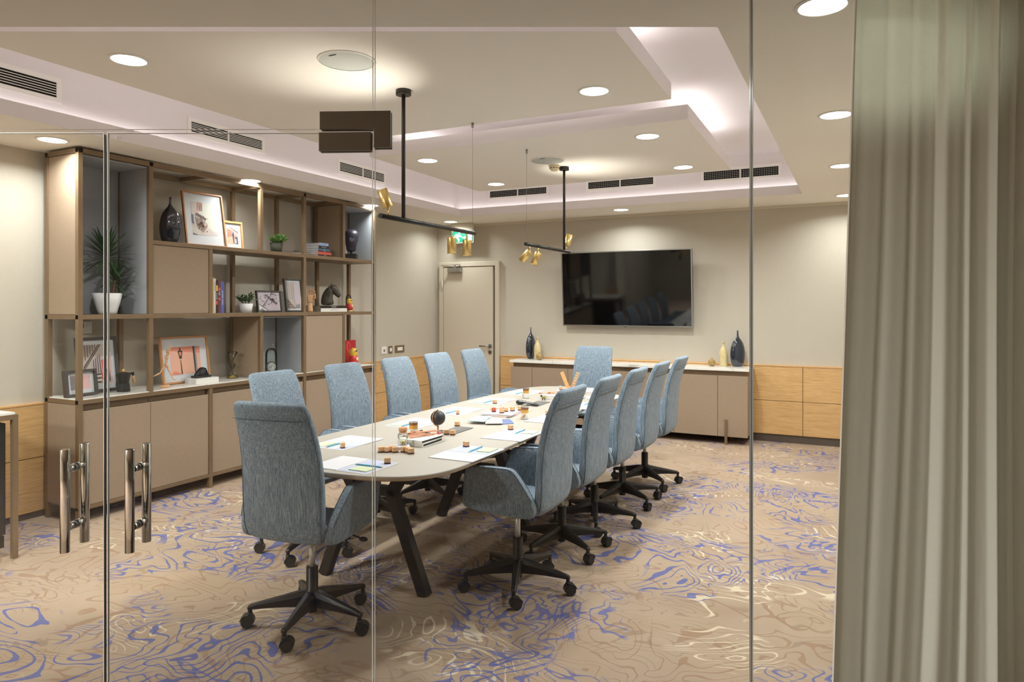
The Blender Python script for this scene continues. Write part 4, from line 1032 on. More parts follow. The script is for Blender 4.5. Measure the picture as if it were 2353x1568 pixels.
stick(ctr+RT*0.010+Vector((0, 0, 0.004)), ctr+RT*-0.07+Vector((0, 0, 0.205)), M_WOODL, 'plain pale wooden ruler leaning left in the far cup')
stick(ctr+RT*-0.010+FW*0.012+Vector((0, 0, 0.004)), ctr+RT*0.07+FW*0.016+Vector((0, 0, 0.20)), M_WOODL, 'striped wooden ruler leaning right in the far cup', True)

# ------------------------------------------------------------------ vases on the sideboard
SB = 0.8255
def vase_big(label, loc, rz=0, group=None, h=0.40):
    t = thing('bottle_vase', label, 'vase', loc, rz, group); s = h/0.40
    pr = [(0.0, 0), (0.05, 0), (0.058, 0.006), (0.074, 0.04), (0.083, 0.09), (0.086, 0.13), (0.084, 0.17), (0.076, 0.22), (0.060, 0.265), (0.036, 0.30), (0.018, 0.322), (0.010, 0.345), (0.0085, 0.38), (0.011, 0.40), (0.0075, 0.399), (0.006, 0.34)]
    MB().lathe([(r*s, z*s) for r, z in pr], 40, cap=False, sy=0.55).build('body', M_NAVY, t); return t
vase_big('tall glossy navy vase at the left end of the sideboard', (-3.74, 8.02, SB), math.radians(78), 'navy vases on the sideboard')
vase_big('tall glossy navy vase at the right end of the sideboard', (-1.205, 8.01, SB), math.radians(36), 'navy vases on the sideboard')
def vase_cream(label, loc, group):
    t = thing('cream_bottle', label, 'vase', loc, 0, group)
    MB().lathe([(0.0, 0), (0.040, 0), (0.043, 0.004), (0.044, 0.15), (0.038, 0.18), (0.020, 0.215), (0.015, 0.235), (0.0145, 0.262), (0.019, 0.264), (0.019, 0.276), (0.012, 0.276), (0.011, 0.24)], 36, cap=False).build('body', M_CREAMG, t)
vase_cream('cream glazed bottle beside the left navy vase', (-3.625, 7.97, SB), 'cream bottles on the sideboard')
vase_cream('cream glazed bottle beside the right navy vase', (-1.355, 7.98, SB), 'cream bottles on the sideboard')
def vase_small(label, loc, group):
    t = thing('bud_vase', label, 'vase', loc, 0, group)
    MB().lathe([(0.0, 0), (0.022, 0), (0.036, 0.014), (0.043, 0.036), (0.038, 0.058), (0.020, 0.073), (0.011, 0.078), (0.013, 0.092), (0.008, 0.091), (0.007, 0.076)], 32, cap=False).build('body', M_AMBER, t)
vase_small('small round amber bud vase beside the left cream bottle', (-3.565, 7.90, SB), 'amber bud vases on the sideboard')
vase_small('small round amber bud vase beside the right cream bottle', (-1.475, 7.95, SB), 'amber bud vases on the sideboard')

# ------------------------------------------------------------------ objects in the bookcase
ZC, ZM, ZS = 0.8555, 1.4375, 1.9975
vase_big('glossy navy vase on the top shelf beside the large wooden frame', (-4.95, 3.765, ZS), math.radians(55), None, 0.375)
# framed pictures: local x = width, z = height, front faces -y; leaned back and turned
def picture(label, w_, h_, fr, border, mount, prints, loc, rz, lean, depth=0.022, group='framed pictures in the bookcase'):
    t = thing('framed_picture', label, 'picture', loc, 0, group)
    t.rotation_euler = (-lean, 0, rz); t.location.z += depth*math.sin(lean)+0.0005
    m = MB(); d = depth
    for lo, hi in (((-w_/2, 0, 0), (w_/2, d, border)), ((-w_/2, 0, h_-border), (w_/2, d, h_)), ((-w_/2, 0, border), (-w_/2+border, d, h_-border)), ((w_/2-border, 0, border), (w_/2, d, h_-border))): m.box(lo, hi)
    m.build('frame', fr, t, bevel=0.001)
    MB().box((-w_/2+border*0.8, d*0.55, border*0.8), (w_/2-border*0.8, d*0.9, h_-border*0.8)).build('mount', M_MAT, t)
    x0, x1, z0, z1 = mount; yy_ = d*0.55-0.0006; mats = []; m = MB()
    for k, (pts, mt) in enumerate(prints):
        if mt not in mats: mats.append(mt)
        m.add([(x0+(x1-x0)*px, yy_-0.0003*k, z0+(z1-z0)*pz) for px, pz in pts], [tuple(range(len(pts)))], mats.index(mt))
    m.build('print', mats, t, fix=False); return t
pm = {n: mat('print_'+n, c, 0.5) for n, c in dict(peach=(226, 172, 146), coral=(214, 132, 110), dark=(46, 40, 40), stone=(196, 184, 174), pale=(206, 206, 192), taupe=(140, 118, 104), umber=(92, 74, 64), mauve=(196, 184, 190), grey=(140, 134, 138), red=(206, 92, 78), blush=(214, 172, 168), slate=(80, 84, 104), white=(226, 226, 226), olive=(130, 128, 112)).items()}
full = [(0, 0), (1, 0), (1, 1), (0, 1)]
def dots(ps, r, asp=1.0):
    return [[(x+r*math.cos(a*PI/4), z+r*asp*math.sin(a*PI/4)) for a in range(8)] for x, z in ps]
r9 = random.Random(11)
# front plane faces +x (rz = 90 deg turns -y to +x); width runs along +y
RZ = PI/2
carv = [(full, pm['pale']), ([(0, 0), (0.32, 0), (1, 0.0), (1, 0.06), (0.3, 0.42), (0.22, 1), (0, 1)], pm['stone']), ([(0.2, 0.62), (0.42, 0.76), (0.5, 1.0), (0.24, 1.0)], pm['blush']), ([(0.12, 0.60), (0.22, 0.68), (0.60, 0.52), (0.55, 0.46)], pm['umber']),
        ([(0.12, 0.55), (0.5, 0.48), (0.62, 0.30), (0.42, 0.08), (0.2, 0.22)], pm['taupe']), ([(0, 0), (0.2, 0), (0, 0.05)], pm['slate']), ([(0, 0.35), (0.07, 0.3), (0.07, 0.6), (0, 0.62)], pm['slate'])]
for x in (0.27, 0.35, 0.42): carv.append(([(x, 0.75), (x+0.03, 0.73), (x+0.03, 1.0), (x, 1.0)], pm['taupe']))
for i in range(46):
    x, z = 0.36+r9.gauss(0, 0.10), 0.32+r9.gauss(0, 0.10); carv.append((dots([(x, z)], 0.025*r9.uniform(.5, 1.3))[0], pm[r9.choice(['umber', 'stone', 'taupe', 'blush', 'umber'])]))
picture('large wooden-framed photo of carved stonework on the top shelf', 0.375, 0.465, M_WOODF, 0.012, (-0.115, 0.115, 0.095, 0.38), carv, (-4.925, 4.105, ZS+0.002), RZ-0.10, 0.17)
sm = [(full, pm['peach']), ([(0, 0.85), (1, 0.45), (1, 1), (0, 1)], pm['blush']), ([(0.2, 1.0), (1.0, 0.66), (1.0, 0.70), (0.26, 1.0)], pm['dark']), ([(0, 0.35), (0.5, 0.45), (0.4, 0.8), (0, 0.9)], pm['coral']), ([(0.42, 0.55), (0.5, 0.62), (0.56, 0.78), (0.62, 0.62), (0.64, 0.5), (0.60, 0), (0.72, 0), (0.70, 0.45), (0.92, 0.42), (0.95, 0), (0.55, 0), (0.48, 0.4)], pm['slate']), ([(0.72, 0.05), (0.82, 0.05), (0.80, 0.3), (0.74, 0.3)], pm['white'])]
picture('small pale-wood frame with an orange street photo on the top shelf', 0.205, 0.25, M_WOODL, 0.016, (-0.058, 0.058, 0.05, 0.20), sm, (-4.955, 4.41, ZS+0.001), RZ-0.05, 0.10)
dt = [(full, pm['mauve'])]+[(q, pm['dark']) for q in dots([(r9.random()*0.9+0.05, r9.random()*0.8+0.15) for _ in range(34)], 0.018, 1.2)]
dt += [([(0.66, 1), (0.70, 1), (0.10, 0), (0.05, 0)], pm['grey']), ([(0.3, 0.88), (0.34, 0.88), (0.86, 0.36), (0.82, 0.34)], pm['dark']), ([(0, 0.33), (0, 0.38), (0.46, 0), (0.4, 0)], pm['grey']), ([(0, 0.22), (0, 0.3), (0.34, 0), (0.26, 0)], pm['white']), ([(0, 0), (0.12, 0.1), (0.05, 0.2), (0, 0.2)], pm['white']), ([(0.52, 0.62), (0.64, 0.66), (0.74, 0.52), (0.62, 0.58)], pm['dark'])]
picture('wide black frame with a grey aerial picture of dots beside the white plant pot', 0.290, 0.203, M_DARKF, 0.012, (-0.131, 0.131, 0.014, 0.189), dt, (-4.975, 4.855, ZM+0.001), RZ-0.05, 0.13)
cl = [(full, pm['stone'])]
for i in range(7): cl.append(([(0.03+i*0.085, 0.32), (0.06+i*0.085, 0.3), (0.055+i*0.085, 1), (0.03+i*0.085, 1)], pm['pale'] if i % 2 else pm['grey']))
cl += [([(0.55, 0.2), (0.9, 0.2), (0.9, 1), (0.55, 1)], pm['mauve']), ([(0, 0), (0.6, 0), (0, 0.36)], pm['umber']), ([(0.6, 0.0), (0.95, 0.0), (0.95, 0.17), (0.6, 0.12)], pm['grey'])]
for i in range(4): cl.append(([(0, 0.03+i*0.07), (0.58-i*0.12, 0.03+i*0.06), (0.5-i*0.12, 0.055+i*0.06), (0, 0.055+i*0.07)], pm['stone']))
picture('tall black frame with a photo of stone columns on the middle shelf', 0.225, 0.328, M_DARKF, 0.014, (-0.083, 0.083, 0.035, 0.295), cl, (-4.975, 5.18, ZM+0.001), RZ-0.04, 0.13)
f1 = [(full, pm['grey']), ([(0.3, 0), (1, 0), (1, 1), (0.25, 1)], pm['blush'])]
for i in range(26):
    x, z = r9.random()*0.9, r9.random()*0.9; f1.append(([(x, z), (x+0.02, z), (min(1, x+r9.uniform(.02, .2)), min(1, z+r9.uniform(.05, .3)))], pm[r9.choice(['coral', 'grey', 'stone', 'olive', 'blush'])]))
picture('small deep dark frame with a pinkish sketch, left on the marble counter', 0.235, 0.185, M_DARKF, 0.017, (-0.075, 0.075, 0.045, 0.145), f1, (-4.93, 3.055, ZC+0.001), RZ+0.08, 0.12, depth=0.04)
f2 = [(full, pm['stone']), ([(0, 0.45), (0.55, 1), (0.60, 1), (0, 0.38)], pm['umber']), ([(0, 0.36), (0.62, 1), (0.66, 1), (0, 0.33)], pm['dark']), ([(0.75, 0.02), (1, 0), (1, 0.75), (0.78, 0.6)], pm['blush']), ([(0.62, 0.1), (0.72, 0.1), (0.74, 0.62), (0.62, 0.6)], pm['red']), ([(0.8, 0.05), (0.93, 0.05), (0.92, 0.35), (0.8, 0.37)], pm['umber']), ([(0.76, 0.55), (1.0, 0.72), (1, 0.82), (0.76, 0.62)], pm['white'])]
for i in range(9): f2.append(([(0.3+i*0.04, 0.28), (0.325+i*0.04, 0.28), (0.33+i*0.035, 0.6+0.02*i), (0.31+i*0.035, 0.6+0.02*i)], pm['umber' if i % 2 else 'mauve']))
for i in range(5): f2.append(([(0.28, 0.04+i*0.05), (0.6, 0.04+i*0.05), (0.6, 0.065+i*0.05), (0.28, 0.065+i*0.05)], pm['white' if i % 2 else 'dark']))
for i in range(5): f2.append(([(0.05+i*0.09, 0.62+i*0.07), (0.075+i*0.09, 0.62+i*0.07), (0.08+i*0.09, 1), (0.05+i*0.09, 1)], pm['umber']))
picture('large dark frame with a black and red street drawing behind the coffee pot', 0.315, 0.41, M_DARKF, 0.022, (-0.108, 0.108, 0.06, 0.355), f2, (-5.03, 3.245, ZC+0.001), RZ+0.03, 0.12)
lp = [(full, pm['peach']), ([(0, 0.87), (1, 0.74), (1, 1), (0, 1)], pm['coral']), ([(0.78, 0), (0.82, 0), (0.82, 1), (0.76, 1)], pm['dark']), ([(0.82, 0), (0.87, 0), (0.87, 1), (0.82, 1)], pm['grey']), ([(0.33, 0), (0.37, 0), (0.345, 0.52), (0.325, 0.52)], pm['dark']),
      ([(0.29, 0.66), (0.38, 0.66), (0.42, 0.84), (0.36, 0.88), (0.35, 0.97), (0.32, 0.97), (0.31, 0.88), (0.25, 0.84)], pm['dark']), ([(0.31, 0.68), (0.36, 0.68), (0.38, 0.81), (0.29, 0.81)], pm['coral']), ([(0.30, 0.57), (0.37, 0.57), (0.38, 0.66), (0.29, 0.66)], pm['dark']), ([(0, 0), (0.4, 0), (0.1, 0.14)], pm['coral'])]
picture('wooden frame with an orange street lamp picture behind the wooden mannequin', 0.465, 0.385, M_WOODF, 0.014, (-0.145, 0.15, 0.07, 0.30), lp, (-5.015, 3.985, ZC+0.002), RZ+0.02, 0.13)

# upright books
M_BK = {'yellow': mat('yellow_cover', (232, 200, 84), 0.4), 'white': mat('ivory_cover', (232, 228, 218), 0.4), 'black': mat('black_cover', (44, 36, 34), 0.35), 'maroon': mat('maroon_cover', (120, 62, 56), 0.35), 'blue': mat('blue_cover', (88, 100, 178), 0.35), 'lblue': mat('light_blue_cover', (158, 184, 216), 0.35), 'red': mat('red_cover', (222, 98, 80), 0.35), 'teal': mat('teal_cover', (66, 104, 128), 0.35), 'grey': mat('grey_cover', (150, 142, 130), 0.5)}
def upright(y0, y1, h, mt, label, txt=None, tc=M_INK, ts=0.014, tz=None, extra=None):
    d = 0.20; t = thing('book', label, 'book', (-4.845, (y0+y1)/2, ZM), 0, 'upright books on the middle shelf'); w_ = y1-y0-0.001
    MB().box((-d+0.002, -w_/2+0.002, 0.002), (-0.003, w_/2-0.002, h-0.004)).build('pages', M_PAPER, t)
    m = MB(); m.box((-0.003, -w_/2, 0), (0, w_/2, h)); m.box((-d, -w_/2, 0), (-0.003, -w_/2+0.002, h)); m.box((-d, w_/2-0.002, 0), (-0.003, w_/2, h)); m.build('cover', mt, t)
    if txt: text(txt, ts, tc, t, (0.0006, 0, h*0.5 if tz is None else tz), (0, -PI/2, PI) if False else (PI/2, -PI/2, PI/2), sx=1.0)
    if extra:
        for (a, b, mt2) in extra: MB().box((0, -w_/2+0.002, a), (0.0005, w_/2-0.002, b)).build('spine_patch', mt2, t)
upright(4.076, 4.094, 0.300, M_BK['yellow'], 'thin yellow book, leftmost of the upright books', 'M E R S I E', M_INK, 0.014, 0.13)
upright(4.095, 4.117, 0.293, M_BK['white'], 'white book with black lettering beside the yellow one', 'JULIJANA', M_INK, 0.018, 0.225)
upright(4.118, 4.140, 0.277, M_BK['black'], 'black book with a yellow and red spine in the upright row', 'EROTIC', M_WINK, 0.017, 0.145, [(0.185, 0.235, M_BK['yellow']), (0.072, 0.105, M_BK['red'])])
upright(4.141, 4.166, 0.275, M_BK['maroon'], 'maroon patterned book beside the blue one', None, M_INK, 0.01, None, [(0.19, 0.215, M_BK['red']), (0.15, 0.18, M_BK['grey']), (0.11, 0.13, M_BK['red'])])
upright(4.167, 4.202, 0.268, M_BK['blue'], 'blue book with white lettering, rightmost of the upright books', 'munir vejzović', M_WINK, 0.021, 0.13)

# flat books on the top shelf (spines face the room)
def flat(name, label, y0, y1, z, h, mt, group, txt=None, tc=M_WINK, xf=-4.86, d=0.2, base=0, ts=0.011, pages=M_PAPER, rz=0.0):
    t = thing(name, label, 'book', (xf, (y0+y1)/2, z), rz, group); w_ = y1-y0
    MB().box((-d+0.002, -w_/2+0.001, 0.0015), (-0.003, w_/2-0.003, h-0.0015)).build('pages', pages, t)
    m = MB(); m.box((-d, -w_/2, 0), (0, w_/2, 0.0015)); m.box((-d, -w_/2, h-0.0015), (0, w_/2, h)); m.box((-0.003, -w_/2, 0.0015), (0, w_/2, h-0.0015)); m.build('cover', mt, t)
    if txt: text(txt, ts, tc, t, (0.0006, 0, h/2), (PI/2, 0, PI/2))
GB = 'books stacked flat on the top shelf'
z = ZS; st = [(5.37, 5.60, 0.008, 'grey', 'thin grey magazine at the bottom of the top-shelf stack', None), (5.372, 5.575, 0.014, 'black', 'black book second from the bottom of the top-shelf stack', 'zbornik'), (5.372, 5.570, 0.022, 'red', 'coral red book in the top-shelf stack', None), (5.374, 5.552, 0.016, 'maroon', 'thin maroon book above the coral red one', 'Tesla'), (5.376, 5.545, 0.022, 'teal', 'teal blue book in the top-shelf stack', 'vodič'), (5.380, 5.530, 0.028, 'black', 'black book with white title near the top of the top-shelf stack', 'Balkan Baroque'), (5.388, 5.522, 0.028, 'lblue', 'light blue book on top of the top-shelf stack', 'KING EDWARD')]
for a, b_, h_, c_, l_, tx in st:
    flat('book', l_, a, b_, z, h_-0.0004, M_BK[c_], GB, tx, M_WINK if c_ != 'lblue' else M_BK['blue'], ts=0.012); z += h_
flat('magazine', 'grey magazine lying low at the left of the top-shelf stack, behind the post', 5.215, 5.362, ZS, 0.020, M_BK['grey'], 'magazines behind the post', None, xf=-4.95, d=0.18)
flat('magazine', 'upper grey magazine left of the top-shelf stack, behind the post', 5.225, 5.36, ZS+0.0205, 0.014, M_BK['grey'], 'magazines behind the post', None, xf=-4.95, d=0.17)
GH = 'books under the horse head'
flat('book', 'white book with grey lettering under the horse head', 5.455, 5.858, ZM, 0.036, M_BK['white'], GH, 'JULIJANA ILIC', M_BK['grey'], xf=-4.90, d=0.22, ts=0.017, pages=M_BK['grey'])
flat('book', 'black book with white title directly under the horse head', 5.455, 5.852, ZM+0.0365, 0.027, M_BK['black'], GH, 'BORIS PRET', M_WINK, xf=-4.90, d=0.22, ts=0.014, pages=M_BK['grey'])
flat('book', 'thick white hardcover on the marble counter under the black sculpture', 3.94, 4.165, ZC, 0.042, M_COVW, 'counter books', None, xf=-4.865, d=0.14)

# pots and plants
def pot(t, r0, r1, h, mt, square=False, soil=True):
    if not square:
        MB().lathe([(0, 0), (r0, 0), (r1, h), (r1*0.95, h), (r1*0.9, h*0.85)], 32, cap=False).build('pot', mt, t)
    else:
        rings = []
        for f_, z_ in ((0.62, 0.0), (0.68, 0.15*h), (0.86, h*0.55), (1.0, h), (0.95, h), (0.93, h*0.9)):
            rings.append([Vector((r1*f_*math.copysign(abs(math.cos(q))**0.45, math.cos(q)), r1*f_*math.copysign(abs(math.sin(q))**0.45, math.sin(q)), z_)) for q in [2*PI*i/40 for i in range(40)]])
        MB().loft(rings, cap=False).add([tuple(p) for p in rings[0]], [tuple(range(40))[::-1]]).build('pot', mt, t).rotation_euler.z = math.radians(-33.4)
    if soil: MB().lathe([(0, h*0.88), (r1*0.9, h*0.88)], 24, cap=False).build('soil', mat('soil', (58, 44, 34), 0.95, bump=0.6, bs=80), t)
M_LEAF = mat('dracaena_leaf', (44, 82, 40), 0.4, var=0.25, vs=12)
M_LEAF2 = mat('jade_leaf', (92, 134, 62), 0.35, var=0.25, vs=60)
M_LEAF3 = mat('dark_succulent_leaf', (58, 84, 48), 0.4, var=0.25, vs=60)
M_TRUNK = mat('cane_bark', (128, 98, 70), 0.8, bump=0.5, bs=90)
def blade(base, d, L, w_, droop, mt, parent, mb=None):
    d = Vector(d).normalized(); side = d.cross(Vector((0, 0, 1)))
    if side.length < .05: side = Vector((1, 0, 0))
    side.normalize(); n = 7; vs = []
    for i in range(n+1):
        f = i/n; p = Vector(base)+d*L*f+Vector((0, 0, -droop*L*f*f)); wd = w_*math.sin(PI*min(1, 0.16+f*0.84))**0.8*(1 if f < 1 else 0.05)
        up = Vector((0, 0, 0.25*wd))
        vs += [p-side*wd+up, p, p+side*wd+up]
    fs = []
    for i in range(n):
        o = 3*i; fs += [(o, o+1, o+4, o+3), (o+1, o+2, o+5, o+4)]
    m = mb or MB(); m.add(vs, fs, 0, True)
    if mb is None: return m.build('leaf', mt, parent, fix=False)
t = thing('potted_dracaena', 'spiky dracaena in a white pot inside the tall grey-lined box', 'plant', (-4.98, 3.262, ZM))
pot(t, 0.07, 0.098, 0.155, M_WINK, True)
r5 = random.Random(21)
MB().tube([(-0.01, 0.0, 0.13), (-0.012, 0.005, 0.25), (-0.005, 0.0, 0.34), (0.0, -0.01, 0.42)], [0.010, 0.009, 0.010, 0.011], 10).build('stem', M_TRUNK, t)
MB().tube([(0.02, 0.03, 0.13), (0.02, 0.035, 0.20), (0.015, 0.05, 0.25)], [0.010, 0.009, 0.009], 10).build('stem', M_TRUNK, t)
for (bx, by, bz, N_, L0, sp) in ((0.0, -0.01, 0.42, 70, 0.255, 1.0), (0.015, 0.05, 0.255, 36, 0.165, 1.0)):
    for i in range(N_):
        q = i*2.399; el = -0.35+1.6*(i/N_)**0.8; ce = math.cos(el); L = L0*r5.uniform(.75, 1.1)
        d = (math.cos(q)*ce*0.62, math.sin(q)*ce, math.sin(el))
        L = min(L, 0.215/max(0.05, abs(d[1]))); L = min(L, 0.14/max(0.05, -d[0]) if d[0] < 0 else L)
        blade((bx, by, bz-0.02+0.05*i/N_), d, L, 0.0095, 0.22*ce, M_LEAF, t)
t = thing('glass_bottle', 'tiny clear glass bottle stuck in the dracaena pot', 'bottle', (-4.955, 3.315, ZM+0.137))
MB().lathe([(0, 0), (0.013, 0), (0.013, 0.05), (0.008, 0.058), (0.008, 0.065)], 20, cap=False).build('body', M_JAR, t)
def succulent(t, z0, rad, nb, mt, seed, lw=0.010, spread=1.0, hgt=0.06):
    r_ = random.Random(seed)
    for b_ in range(nb):
        q = r_.uniform(0, 6.28); a = r_.uniform(0.2, 1)*spread; d = Vector((math.cos(q)*a, math.sin(q)*a, r_.uniform(.5, 1.1))).normalized(); L = hgt*r_.uniform(.5, 1.1)
        p0 = Vector((math.cos(q)*rad*0.4, math.sin(q)*rad*0.4, z0)); p1 = p0+d*L
        MB().tube([p0, p1], 0.0025, 6).build('stem', M_TRUNK, t)
        for k in range(7):
            qq = k*2.4+b_; dd = (d*0.5+Vector((math.cos(qq), math.sin(qq), 0.45))).normalized(); c_ = p0.lerp(p1, 0.45+0.55*k/6)
            Mr = dd.to_track_quat('Z', 'Y').to_matrix().to_4x4(); Mr.translation = c_
            MB().sphere((0, 0, lw*1.2), lw, n=8, m=6, sc=(0.8, 0.35, 1.5), M=Mr).build('leaf', mt, t)
t = thing('potted_jade_plant', 'bushy green jade plant in a dark grey pot on the top shelf', 'plant', (-4.95, 4.90, ZS))
pot(t, 0.046, 0.060, 0.098, mat('dark_pot', (72, 74, 62), 0.7)); succulent(t, 0.088, 0.07, 19, M_LEAF2, 4, 0.0135, 1.3, 0.085)
t = thing('potted_succulent', 'small dark succulent in a white pot on the middle shelf', 'plant', (-4.905, 4.495, ZM))
pot(t, 0.046, 0.058, 0.082, M_WINK); succulent(t, 0.074, 0.05, 11, M_LEAF3, 9, 0.011, 0.8, 0.09)
Mr = Vector((0.1, 1, 0.05)).to_track_quat('Z', 'Y').to_matrix().to_4x4(); Mr.translation = Vector((0.02, 0.045, 0.115))
MB().sphere((0, 0, 0.03), 0.009, n=10, m=8, sc=(1, .4, 4.2), M=Mr).build('leaf', M_LEAF2, t)
o = MB().sphere((0, 0, 0), 0.009, n=10, m=8, sc=(0.8, 2.6, .5)).build('fallen_leaf', M_LEAF2, None, loc=(-4.85, 4.60, ZM+0.0045)); tag(o, 'single fallen green leaf on the shelf beside the white pot', 'leaf')

# classical head bust
t = thing('head_bust', 'dark blue-black classical head on a square block, top right box', 'sculpture', (-4.92, 5.95, ZS), -1.05)
M_BUST = mat('bust_dark', (50, 46, 62), 0.5)
MB().box((-0.055, -0.062, 0), (0.055, 0.062, 0.062)).build('plinth', M_INK, t, bevel=0.002)
MB().box((-0.012, -0.012, 0.062), (0.012, 0.012, 0.12)).build('pin', M_INK, t)
# face looks along +x
rings = []
sect = [(0.088, 0.03, 0.030, -0.005), (0.10, 0.052, 0.046, 0.0), (0.13, 0.05, 0.048, -0.002), (0.155, 0.062, 0.052, 0.008), (0.172, 0.074, 0.054, 0.008), (0.19, 0.078, 0.058, 0.006), (0.21, 0.080, 0.063, 0.003), (0.235, 0.082, 0.066, 0.0), (0.258, 0.084, 0.069, -0.003), (0.28, 0.082, 0.069, -0.006), (0.30, 0.073, 0.063, -0.010), (0.318, 0.052, 0.047, -0.013), (0.326, 0.02, 0.02, -0.015)]
for z_, rx_, ry_, cx_ in sect:
    row_ = []; ry_ *= 1.12
    for i in range(32):
        q = 2*PI*i/32; x = rx_*math.cos(q); y = ry_*math.sin(q)
        fr_ = max(0, math.cos(q))**10
        if 0.185 < z_ < 0.24: x += 0.024*fr_*(0.9 if z_ < 0.2 else 0.55 if z_ < 0.22 else 0.2)
        if abs(z_-0.235) < 0.004: x -= 0.019*max(0, 1-abs(abs(q if q < PI else 2*PI-q)-0.42)*5)
        row_.append(Vector((cx_+x*(1 if x > 0 else 0.95), y, z_)))
    rings.append(row_)
hb = MB().loft(rings).build('head', M_BUST, t, sub=1)
m = MB(); m.sphere((0.090, 0, 0.206), 0.012, sc=(1.1, .75, 1.9)); m.build('nose', M_BUST, t)
m = MB(); m.sphere((0.071, 0, 0.176), 0.010, sc=(.8, 1.7, .35)); m.sphere((0.070, 0, 0.170), 0.010, sc=(.8, 1.4, .35)); m.build('lips', M_BUST, t)
for s in (-1, 1):
    MB().sphere((0.066, s*0.027, 0.228), 0.0105, sc=(.8, 1.3, .7)).build('eye', M_INK, t); MB().tube([(0.078, s*0.008, 0.243), (0.079, s*0.024, 0.250), (0.066, s*0.040, 0.246)], 0.0052, 8).build('brow', M_BUST, t)  # ink-dark eyes paint in the shade of hollow sockets
    MB().sphere((0.0, s*0.067, 0.215), 0.013, sc=(.8, .4, 1.5)).build('ear', M_BUST, t)
m = MB()
for i in range(16):
    a = -1.5+i*0.2; m.tube([(0.062*math.cos(a)+0.0, 0.062*math.sin(a), 0.268), (0.05*math.cos(a)-.005, 0.055*math.sin(a), 0.298), (0.02*math.cos(a)-.012, 0.03*math.sin(a), 0.322)], 0.0075, 8)
m.build('hair', M_BUST, t)

# horse head: profile in the y-z plane, nose towards +y
t = thing('horse_head', 'dark bronze horse head statue on two books, middle shelf', 'sculpture', (-4.97, 5.655, ZM+0.0640), math.radians(-50))
M_HORSE = mat('horse_bronze', (70, 64, 54), 0.5, 0.2, bump=0.1, bs=60)
neck = [((-0.012, 0.0), 0.068, 0.044), ((-0.018, 0.04), 0.066, 0.045), ((-0.020, 0.08), 0.060, 0.041), ((-0.010, 0.12), 0.053, 0.036), ((0.008, 0.155), 0.046, 0.031), ((0.026, 0.180), 0.036, 0.026)]
rings = []
for k, ((y, z_), ra, rb) in enumerate(neck):
    a = neck[max(0, k-1)][0]; b_ = neck[min(len(neck)-1, k+1)][0]; d = Vector((0, b_[0]-a[0], b_[1]-a[1])).normalized(); nn = Vector((0, d.z, -d.y))
    if k == 0: nn = Vector((0, 1, 0))
    rings.append([Vector((rb*math.sin(q), y, z_))+nn*ra*math.cos(q) for q in [2*PI*i/20 for i in range(20)]])
MB().loft(rings).build('neck', M_HORSE, t, sub=1)
hd = [((0.018, 0.210), 0.012, 0.013), ((0.032, 0.193), 0.031, 0.025), ((0.052, 0.172), 0.040, 0.029), ((0.070, 0.150), 0.036, 0.026), ((0.085, 0.130), 0.029, 0.022), ((0.097, 0.113), 0.025, 0.019), ((0.107, 0.100), 0.022, 0.017), ((0.113, 0.093), 0.012, 0.010)]
rings = []
for (y, z_), ra, rb in hd:
    nn = Vector((0, 0.68, 0.73)); ra *= 1.14; rb *= 1.12; rings.append([Vector((rb*math.sin(q), y, z_))+nn*ra*math.cos(q) for q in [2*PI*i/18 for i in range(18)]])
MB().loft(rings).build('head', M_HORSE, t, sub=1)
for s in (-1, 1):
    MB().lathe([(0.009, 0), (0.010, 0.010), (0.005, 0.026), (0.0005, 0.034)], 10, M=Tm((s*0.013, 0.026, 0.203), rx=-0.15)).build('ear', M_HORSE, t)
    MB().sphere((s*0.027, 0.058, 0.178), 0.006).build('eye', M_INK, t); MB().sphere((s*0.013, 0.108, 0.106), 0.0045).build('nostril', M_INK, t)
for i in range(11):
    y0_, z0_ = (-0.055+0.006*i, 0.06+0.015*i)
    for s in (-1, 1):
        MB().tube([(s*0.010, -0.078+0.0055*i+0.0007*i*i*0.4, 0.040+0.0165*i), (s*0.033, -0.055+0.0055*i, 0.020+0.0165*i), (s*0.042, -0.018+0.0035*i, 0.008+0.0135*i)], [0.007, 0.008, 0.003], 7).build('mane_lock', M_HORSE, t)

# articulated wooden hand
t = thing('wooden_hand', 'articulated wooden artist hand standing on the middle shelf', 'sculpture', (-4.95, 5.352, ZM), math.radians(-50))
MB().lathe([(0, 0), (0.030, 0), (0.028, 0.02), (0.024, 0.085), (0.023, 0.09), (0, 0.091)], 24).build('wrist', M_PINE, t)
rings = []
for z_, ry_, rx_, cy in ((0.091, 0.022, 0.016, 0), (0.105, 0.028, 0.018, 0.002), (0.135, 0.037, 0.019, 0.006), (0.16, 0.040, 0.018, 0.010), (0.172, 0.036, 0.014, 0.012)):
    rings.append([Vector((rx_*math.cos(q), cy+ry_*math.sin(q), z_)) for q in [2*PI*i/20 for i in range(20)]])
MB().loft(rings).build('palm', M_PINE, t)
fing = [([(0.0, -0.020, 0.170), (0.004, -0.022, 0.200), (0.012, -0.008, 0.226), (0.018, 0.014, 0.236)], 'f'), ([(0.0, -0.002, 0.172), (0.010, -0.002, 0.200), (0.022, 0.010, 0.222), (0.028, 0.032, 0.230)], 'f'),
        ([(0.0, 0.016, 0.172), (0.010, 0.022, 0.196), (0.020, 0.034, 0.212), (0.024, 0.050, 0.204)], 'f'), ([(0.0, 0.034, 0.168), (0.008, 0.044, 0.188), (0.016, 0.052, 0.174), (0.014, 0.044, 0.160)], 'f'), ([(0.012, 0.036, 0.125), (0.026, 0.050, 0.140), (0.030, 0.054, 0.158), (0.024, 0.044, 0.176)], 't')]
